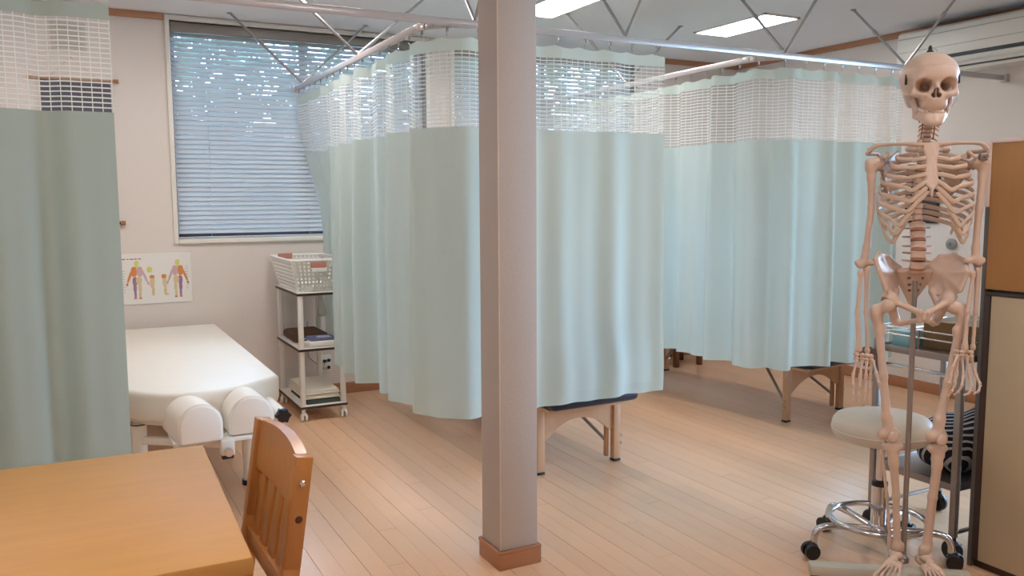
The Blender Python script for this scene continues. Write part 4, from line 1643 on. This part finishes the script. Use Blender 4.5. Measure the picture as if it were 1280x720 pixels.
for sx in (-1, 1):
    for k in range(12):
        zz = 1.4645 - .0209 * k
        sp, _t = spine_at(zz)
        c = MCi @ Vector(sp)
        w_, dr = rib_w[k], rib_dr[k]
        z0 = c.z
        cy = c.y
        fz = z0 - dr
        P = [(c.x + sx * .014, cy - .018, z0 + .003), (c.x + sx * .034, cy - .030, z0 + .001), (sx * w_ * .62, cy - .034, z0 - dr * .14), (sx * w_ * .90, cy - .004, z0 - dr * .30), (sx * w_, cy + .045 * min(1, w_ / .12), z0 - dr * .50)]
        if k < 10:
            P += [(sx * (w_ * .97), (cy + .045 + rib_fy[k]) / 2 + .006, z0 - dr * .76), (sx * rib_fx[k], rib_fy[k], fz)]
        else:
            P += [(sx * rib_fx[k], rib_fy[k] + .01, fz)]
        ribbon(MB(), catmull(P, 5), .0075 if k else .0085, .0036).build('rib', M_bone, sk).matrix_local = MC
        if k < 10:
            e = Vector((sx * rib_fx[k], rib_fy[k], fz))
            if k < 7:
                s_ = Vector((sx * .014, st_y[k], st_z[k]))
            else:
                s_ = Vector((sx * (rib_fx[k - 1] - .030 - .002 * k), rib_fy[k - 1] + .012, (1.4645 - .0209 * (k - 1)) - 1.466 - rib_dr[k - 1] + .004 + .004 * (k - 7)))
            dip = -.004 * k if k > 3 else 0.0
            m1 = e.lerp(s_, .35) + Vector((0, .010, dip))
            m2 = e.lerp(s_, .72) + Vector((0, .008, dip * .4))
            ribbon(MB(), catmull([e, m1, m2, s_], 5), .0068 if k else .008, .0040).build('costal_cartilage', M_bone2, sk).matrix_local = MC


def f_st(P):
    X = P.copy(); X[:, 0] = np.abs(X[:, 0])
    d = sd_tri(X, (.0, .084, .004), (.023, .082, .002), (.011, .094, -.040), .0048)
    d = smin(d, sd_tri(X, (.0, .084, .004), (.0, .095, -.042), (.011, .094, -.040), .0050), .004)
    d = smin(d, sd_tri(X, (.0, .095, -.042), (.0115, .095, -.042), (.0155, .116, -.122), .0046), .003)
    d = smin(d, sd_tri(X, (.0, .095, -.042), (.0, .119, -.136), (.0155, .116, -.122), .0046), .004)
    d = smin(d, sd_cap(X, (.0, .118, -.134), (.0, .120, -.160), .0065, .0035), .006)
    d = smax(d, -sd_ell(X, (0, .084, .014), (.010, .02, .009)), .003)
    return d


bone('sternum', f_st, (-.034, .068, -.172), (.034, .132, .018), .0020, M_bone, sk, M=MC)

for sx in (-1, 1):
    cl = catmull([(sx * .022, .088, .0), (sx * .062, .084, .004), (sx * .105, .052, .006), (sx * .150, .036, .004), (sx * .172, .024, -.012)], 6)
    rr = [.0090 - .0035 * math.sin(PI * i / (len(cl) - 1)) for i in range(len(cl))]
    MB().tube(cl, rr, 10, flat=.8).build('clavicle', M_bone, sk).matrix_local = MC

    def f_sc(P, sx=sx):
        X = P.copy(); X[:, 0] = X[:, 0] * sx
        gl, su, inf = (.134, .012, -.058), (.070, -.076, -.012), (.090, -.092, -.172)
        d = sd_tri(X, gl, su, inf, .0030)
        d = smin(d, sd_cap(X, gl, inf, .0058, .0055), .005)
        d = smin(d, sd_cap(X, su, inf, .0040, .0055), .004)
        d = smin(d, sd_cap(X, su, gl, .0035, .006), .004)
        d = smin(d, sd_ell(X, (.138, .014, -.060), (.008, .013, .018)), .008)
        d = smin(d, sd_tri(X, (.076, -.084, -.052), (.140, -.030, -.018), (.120, -.022, -.052), .0032), .004)
        d = smin(d, sd_cap(X, (.140, -.030, -.018), (.174, .016, -.020), .0065, .0085), .006)
        d = smin(d, sd_cap(X, (.124, .010, -.036), (.118, .034, -.022), .0065, .0060), .006)
        d = smin(d, sd_cap(X, (.118, .034, -.022), (.130, .056, -.038), .0060, .0050), .005)
        return d
    lo_ = (.055, -.11, -.19); hi_ = (.192, .072, .006)
    if sx < 0:
        lo_, hi_ = (-.192, -.11, -.19), (-.055, .072, .006)
    bone('scapula', f_sc, lo_, hi_, .0023, M_boned, sk, M=MC)

# ---- arms
HL = [T(-.153, -.040, 1.412), T(-.152, -.040, 1.27), T(-.166, -.032, 1.141), T(-.173, -.030, 1.088)]
HR = [T(.157, .040, 1.411), T(.154, .040, 1.27), T(.149, .040, 1.143), T(.151, .040, 1.100)]
for H, sx in ((HL, 1), (HR, -1)):      # sx: outward direction in local x
    ox = np.array((sx, 0, 0)); oy = np.array((0, 1.0, 0)); oz = np.array((0, 0, 1.0))
    pr = [(H[0] - ox * .010 + oz * .002, H[0] - ox * .012, .0215, .0205),
          (H[0] + ox * .012 + oz * .004, H[0] + ox * .012 - oz * .016, .0125, .011),
          (H[0] + ox * .002 - oz * .01, H[0] + ox * .003 - oz * .045, .0165, .0120),
          (H[0] + ox * .003 - oz * .045, H[1], .0120, .0098), (H[1], H[2], .0098, .0105),
          (H[2], H[3] + oz * .012, .0105, .0135),
          (H[3] + ox * .022 + oz * .006, H[3] - ox * .026 + oz * .004, .0085, .0095),
          (H[3] + ox * .010 - oz * .002 + oy * .004, H[3] + ox * .014 - oz * .002 + oy * .004, .0125, .0120)]
    h = boneauto('humerus', pr, .010, .0026, M_bone, sk)
    MB().tube([H[0] - ox * .004 + np.array((.019 * math.cos(a), .019 * math.sin(a), .006 * math.cos(a) - .004)) for a in [2 * PI * i / 24 for i in range(24)]], .0013, 6, closed=True).build('joint_ring', M_darkedge, h)
b = MB().box((-.012, -.006, -.010), (.012, .012, .012), .003, Matrix.Translation(Vector(HR[0] + np.array((.010, .018, .016)))))
b.cyl(HR[0] + np.array((.008, .03, .018)), HR[0] + np.array((.008, .04, .018)), .006, 12)
b.build('shoulder_bolt', M_steel, sk)

ULN_L = [T(-.164, -.030, 1.078), T(-.164, -.022, .932), T(-.160, -.010, .806)]
RAD_L = [T(-.187, -.020, 1.060), T(-.197, -.010, .933), T(-.193, .0, .812)]
ULN_R = [T(.164, .034, 1.080), T(.158, .042, .938), T(.152, .05, .826)]
RAD_R = [T(.142, .046, 1.062), T(.124, .058, .941), T(.116, .068, .826)]
for U_, Rd in ((ULN_L, RAD_L), (ULN_R, RAD_R)):
    back = np.array((0, -1.0, 0))
    up_ = np.array((0, 0, 1.0))
    boneauto('ulna', [(U_[0] + back * .012 + up_ * .012, U_[0] - up_ * .006, .010, .0095), (U_[0] - up_ * .006, U_[1], .0085, .0062), (U_[1], U_[2], .0060, .0055), (U_[2], U_[2] - up_ * .006, .0075, .0070)], .008, .0022, M_bone, sk)
    boneauto('radius', [(Rd[0], Rd[0] - up_ * .004, .0098, .0092), (Rd[0] - up_ * .012, Rd[1], .0062, .0066), (Rd[1], Rd[2] + up_ * .02, .0066, .0078), (Rd[2] + up_ * .008, Rd[2], .0105, .0115)], .008, .0022, M_bone, sk)

# small long bone of unit length along z, used for all fingers and toes
prof_ = [(.30, 0), (.52, .02), (.56, .07), (.46, .16), (.33, .32), (.30, .5), (.33, .68), (.44, .84), (.52, .93), (.46, .985), (.24, 1.0)]
mc_mesh = MB().lathe(prof_, 10).mesh('metacarpal', M_bone)
ph_mesh = MB().lathe([(.34, 0), (.58, .03), (.60, .10), (.46, .24), (.36, .45), (.36, .62), (.46, .82), (.50, .93), (.40, .985), (.2, 1.0)], 10).mesh('phalanx', M_bone)


def small(name, me, a, b_, r, parent):
    a, b_ = Vector(a), Vector(b_)
    L = (b_ - a).length
    q = Vector((0, 0, 1)).rotation_difference((b_ - a).normalized()).to_matrix().to_4x4()
    link(name, me, parent, Matrix.Translation(a) @ q @ Matrix.Diagonal((2 * r, 2 * r, L, 1)))


def blob(P, pts):
    d = None
    for p, r in pts:
        e = sd_ell(P, p, r)
        d = e if d is None else smin(d, e, .0022)
    return d


def hand(carp, fingers, thumb, inner):
    pts = []
    rs = np.random.RandomState(3)
    for row in (0, 1):
        for i in range(4):
            c = carp[0] + (carp[-1] - carp[0]) * (i / 3)
            c = c * 1.0 + np.array((0, .002 * ((i % 2) * 2 - 1), .006 - .013 * row)) + rs.normal(size=3) * .0008
            pts.append((c, np.array((.0082, .0078, .0070)) * (1 + .12 * rs.rand())))
    A = np.array([p[0] for p in pts])
    h = bone('hand', lambda P: blob(P, pts), A.min(0) - .014, A.max(0) + .014, .0017, M_bone, sk)
    for i, fpts in enumerate(fingers):
        base = carp[0] + (carp[-1] - carp[0]) * (i / 3) + np.array((0, .002, -.012))
        small('metacarpal', mc_mesh, base, fpts[0], .0062, h)
        for a, c, r in zip(fpts[:-1], fpts[1:], (.0054, .0046, .0038)):
            small('phalanx', ph_mesh, a, np.array(c) + (np.array(a) - np.array(c)) * .03, r, h)
    small('metacarpal', mc_mesh, thumb[0], thumb[1], .0060, h)
    for a, c, r in zip(thumb[1:-1], thumb[2:], (.0054, .0044)):
        small('phalanx', ph_mesh, a, c, r, h)


def hl(px, py, dy):
    return T(-.215 + (px - 1065) * .00229, dy, .730 - (py - 469) * .00255)


def hr(px, py, dy):
    return T(.083 + (px - 1190) * .0026, dy, .745 - (py - 466) * .00257)


hand([T(-.199, .004, .790), T(-.183, .006, .793), T(-.168, .006, .791), T(-.152, .004, .784)],
     [[hl(1065, 470, .016), hl(1063.5, 482, .028), hl(1063, 491, .032), hl(1063.5, 499, .030)],
      [hl(1075, 471, .020), hl(1071.5, 484, .034), hl(1069.5, 494, .040), hl(1068.5, 501, .038)],
      [hl(1083, 472, .020), hl(1080, 488, .034), hl(1078.5, 499, .038), hl(1078, 508, .034)],
      [hl(1090, 471, .018), hl(1087, 487, .030), hl(1085.5, 498, .034), hl(1085, 507, .030)]],
     [T(-.150, .012, .778), hl(1095.5, 467, .034), hl(1097, 477, .046), hl(1097.5, 485, .050)], 1)
hand([T(.092, .070, .811), T(.107, .072, .814), T(.123, .070, .812), T(.140, .064, .806)],
     [[hr(1192, 466, .080), hr(1186, 478, .100), hr(1181, 486, .108), hr(1177.5, 492, .106)],
      [hr(1200, 468, .082), hr(1194, 480, .104), hr(1188, 487, .110), hr(1184, 490, .106)],
      [hr(1208, 468, .080), hr(1207, 481, .102), hr(1202, 488, .108), hr(1196, 490, .106)],
      [hr(1216, 466, .074), hr(1218.5, 478, .094), hr(1215, 486, .102), hr(1209, 489, .102)]],
     [T(.090, .078, .806), hr(1183, 457, .098), hr(1179, 467, .110), hr(1175.5, 475, .116)], 1)

# ---- pelvis, in its own frame
MP = Matrix.Translation(Vector(T(.003, -.034, 1.060))) @ Matrix.Rotation(R(-9), 4, 'Z')


def f_hip(P):
    X = P.copy(); X[:, 0] = np.abs(X[:, 0])
    A = [(.040, -.050, .012), (.082, -.042, .048), (.116, -.012, .056), (.136, .028, .040), (.132, .064, .006), (.112, .062, -.050), (.092, .036, -.080), (.056, -.024, -.066), (.044, -.046, -.030)]
    C_ = (.086, -.016, -.006)
    d = None
    for a, c in zip(A, A[1:] + A[:1]):
        e = sd_tri(X, a, c, C_, .0036)
        d = e if d is None else smin(d, e, .016)
    for a, c in zip(A[:5], A[1:6]):
        d = smin(d, sd_cap(X, a, c, .0066, .0068), .007)
    d = smin(d, sd_ell(X, (.090, .034, -.090), (.028, .028, .030)), .012)
    d = smin(d, sd_cap(X, (.074, .046, -.094), (.012, .090, -.122), .0105, .0095), .010)
    d = smin(d, sd_cap(X, (.012, .090, -.120), (.010, .086, -.146), .0105, .0090), .008)
    d = smin(d, sd_cap(X, (.012, .085, -.146), (.050, .022, -.166), .0080, .0095), .008)
    d = smin(d, sd_cap(X, (.080, .020, -.106), (.062, .004, -.160), .0150, .0150), .012)
    d = smin(d, sd_cap(X, (.056, -.024, -.066), (.070, .004, -.108), .010, .012), .010)
    d = smax(d, -sd_ell(X, (.112, .044, -.100), (.022, .022, .022)), .004)
    return np.where(P[:, 0] > -9, d, d)


hip = bone('hip_bones', f_hip, (-.150, -.072, -.188), (.150, .112, .072), .0030, M_bone, sk, M=MP)


def f_sac(P):
    X = P.copy(); X[:, 0] = np.abs(X[:, 0])
    d = sd_tri(X, (0, .0, .004), (.044, -.026, .0), (0, -.050, -.098), .0110)
    d = smin(d, sd_tri(X, (.044, -.026, .0), (.040, -.040, -.036), (0, -.050, -.098), .0090), .008)
    d = smin(d, sd_ell(X, (0, .004, .004), (.026, .018, .012)), .008)
    d = smin(d, sd_cap(X, (0, -.050, -.096), (0, -.036, -.128), .0085, .0050), .008)
    for z, x_ in ((-.020, .020), (-.042, .017), (-.062, .013)):
        d = smax(d, -sd_ell(X, (x_, -.010 + z * .35, z), (.0042, .016, .0042)), .002)
    return d


bone('sacrum', f_sac, (-.062, -.070, -.138), (.062, .028, .022), .0026, M_boned, sk, M=MP)
MB().lathe([(.016, -.008), (.020, -.005), (.020, .005), (.016, .008)], 16).build('pubic_disc', M_bone2, sk).matrix_local = MP @ Matrix.Translation((0, .089, -.132)) @ Matrix.Diagonal((.45, .55, 1.9, 1))

# ---- legs
FL = [T(-.103, .0, .955), T(-.132, -.016, .937), T(-.121, -.015, .870), T(-.109, .0, .723), T(-.099, .014, .590), T(-.090, .018, .528)]
FR = [T(.097, .028, .952), T(.124, .034, .940), T(.112, .036, .870), T(.080, .045, .710), T(.056, .05, .590), T(.051, .052, .528)]
TL_ = [T(-.078, .018, .494), T(-.072, .020, .44), T(-.055, .010, .322), T(-.040, .0, .150)]
TR_ = [T(.054, .050, .496), T(.054, .052, .44), T(.047, .042, .332), T(.041, .030, .150)]
FBL = [T(-.102, .002, .470), T(-.078, -.006, .315), T(-.060, -.010, .152)]
FBR = [T(.080, .030, .472), T(.068, .026, .32), T(.060, .020, .152)]
for Fm, Tb, Fb, sx in ((FL, TL_, FBL, 1), (FR, TR_, FBR, -1)):
    ox = np.array((sx, -.1, 0)); oy = np.array((0, 1.0, 0)); oz = np.array((0, 0, 1.0))
    boneauto('femur', [(Fm[0], Fm[0] + ox * .001, .0215, .0215), (Fm[0], Fm[1] - oz * .004, .0125, .0130),
                       (Fm[1] + oz * .006 + ox * .003, Fm[1] - oz * .022, .0150, .0140), (Fm[1] - oz * .012, Fm[2], .0160, .0135),
                       (Fm[2], Fm[3], .0130, .0118), (Fm[3], Fm[4], .0118, .0150), (Fm[4], Fm[5] + oz * .012, .0160, .0195),
                       (Fm[5] + ox * .016 + oz * .006 - oy * .004, Fm[5] + ox * .016 - oy * .012, .0185, .0165), (Fm[5] - ox * .017 + oz * .006 - oy * .004, Fm[5] - ox * .017 - oy * .012, .0190, .0165),
                       (Fm[2] + oz * .012 - ox * .012, Fm[2] - ox * .008, .008, .007)], .014, .0030, M_bone, sk)
    pt = Fm[5] + oy * .030 + oz * .004
    bone('patella', lambda P, pt=pt: sd_ell(P, pt, (.0175, .0090, .0195)), pt - .024, pt + .024, .0026, M_bone, sk)
    boneauto('tibia', [(Tb[0] + ox * .020, Tb[0] - ox * .020, .0135, .0140), (Tb[0] - oz * .012, Tb[1], .0190, .0145), (Tb[1] + oy * .006 + oz * .016, Tb[1] - oz * .01 + oy * .002, .0105, .0085),
                       (Tb[1], Tb[2], .0142, .0108), (Tb[2], Tb[3], .0106, .0128), (Tb[3] - oz * .002, Tb[3] - oz * .008, .0160, .0150), (Tb[3] - ox * .014, Tb[3] - ox * .016 - oz * .018, .0080, .0065)], .012, .0028, M_bone, sk)
    boneauto('fibula', [(Fb[0], Fb[0] - oz * .008, .0090, .0080), (Fb[0] - oz * .01, Fb[1], .0056, .0050), (Fb[1], Fb[2] + oz * .02, .0050, .0060), (Fb[2] + oz * .01, Fb[2] - oz * .014, .0088, .0075)], .008, .0023, M_bone, sk)
    b = MB().cyl(Fm[5] - oz * .020 + ox * .012, Tb[0] + oz * .006 + ox * .012, .005, 10)
    b.build('knee_bolt', M_steel, sk)


def foot(ank, d, n_toes_dir, side):
    """ank: ankle centre; d: unit direction of the foot; side +1 puts the big toe on local +x"""
    d = np.array(d, float); d /= np.linalg.norm(d)
    up_ = np.array((0, 0, 1.0))
    s_ = np.cross(d, up_); s_ /= np.linalg.norm(s_)
    s_ = s_ * side
    F = lambda f_, l, z: ank + d * f_ + s_ * l + up_ * z
    pts = [(F(.004, 0, -.012), (.021, .021, .015)), (F(.032, .004, -.020), (.015, .015, .012)),
           (F(-.034, -.002, -.034), (.019, .019, .017)), (F(-.010, -.006, -.032), (.017, .019, .013)),
           (F(.050, .012, -.026), (.012, .012, .011)), (F(.034, -.016, -.032), (.013, .013, .010)), (F(.054, -.006, -.029), (.010, .011, .010)), (F(.060, .018, -.029), (.010, .010, .010)), (F(.052, -.020, -.034), (.010, .010, .009))]
    A = np.array([p[0] for p in pts])

    def fn(P):
        dd = None
        for p, r in pts:
            e = sd_ell(P, p, r)
            dd = e if dd is None else smin(dd, e, .006)
        return dd
    h = bone('foot', fn, A.min(0) - .028, A.max(0) + .028, .0024, M_bone, sk)
    for i in range(5):
        l0 = .020 - .0105 * i
        l1 = .034 - .0165 * i
        m0 = F(.060 - .002 * i, l0, -.030 - .001 * i)
        m1 = F(.128 - .007 * i, l1, -.046)
        rr = .0078 if i == 0 else .0056
        small('metatarsal', mc_mesh, m0, m1, rr, h)
        tl = (.034, .026) if i == 0 else (.024 - .002 * i, .013)
        p = m1
        for j, L in enumerate(tl):
            q = p + d * L + up_ * (-.004 if j == 0 else -.003)
            small('phalanx', ph_mesh, p, q, rr * (.95 - .15 * j), h)
            p = q


foot(T(-.040, .002, .130), (.60, .78, 0), 5, 1)
foot(T(.043, .030, .132), (.10, .99, 0), 5, -1)

# ---- stand
MB().cyl(T(-.016, -.004, .085), T(-.016, -.004, 1.035), .0085, 16).build('pole', M_steel, sk)
MB().lathe([(.0085, 0), (.018, .002), (.018, .02), (.0095, .03)], 16, T(-.016, -.004, .088)).build('pole_socket', M_steel, sk)
bx = MB()
Ms = Matrix.Translation(Vector(T(-.105, .012, 0))) @ Matrix.Rotation(R(-9.5), 4, 'Z')
bx.box((-.275, .0, .055), (.225, .05, .090), .006, Ms)
bx.box((-.275, .30, .055), (.225, .35, .090), .006, Ms)
bx.box((-.075, .05, .057), (-.015, .30, .088), .004, Ms)
bx.build('stand_base', M_standw, sk)
for qx, qy in ((-.25, .025), (.2, .025), (-.25, .325), (.2, .325)):
    p = Ms @ Vector((qx, qy, 0))
    c = MB().cyl(p + Vector((0, 0, .034)), p + Vector((0, 0, .056)), .012, 12).build('caster', M_black, sk)
    MB().cyl(p + Vector((-.010, -.006, .026)), p + Vector((.010, -.006, .026)), .026, 18).build('wheel', M_black, c)
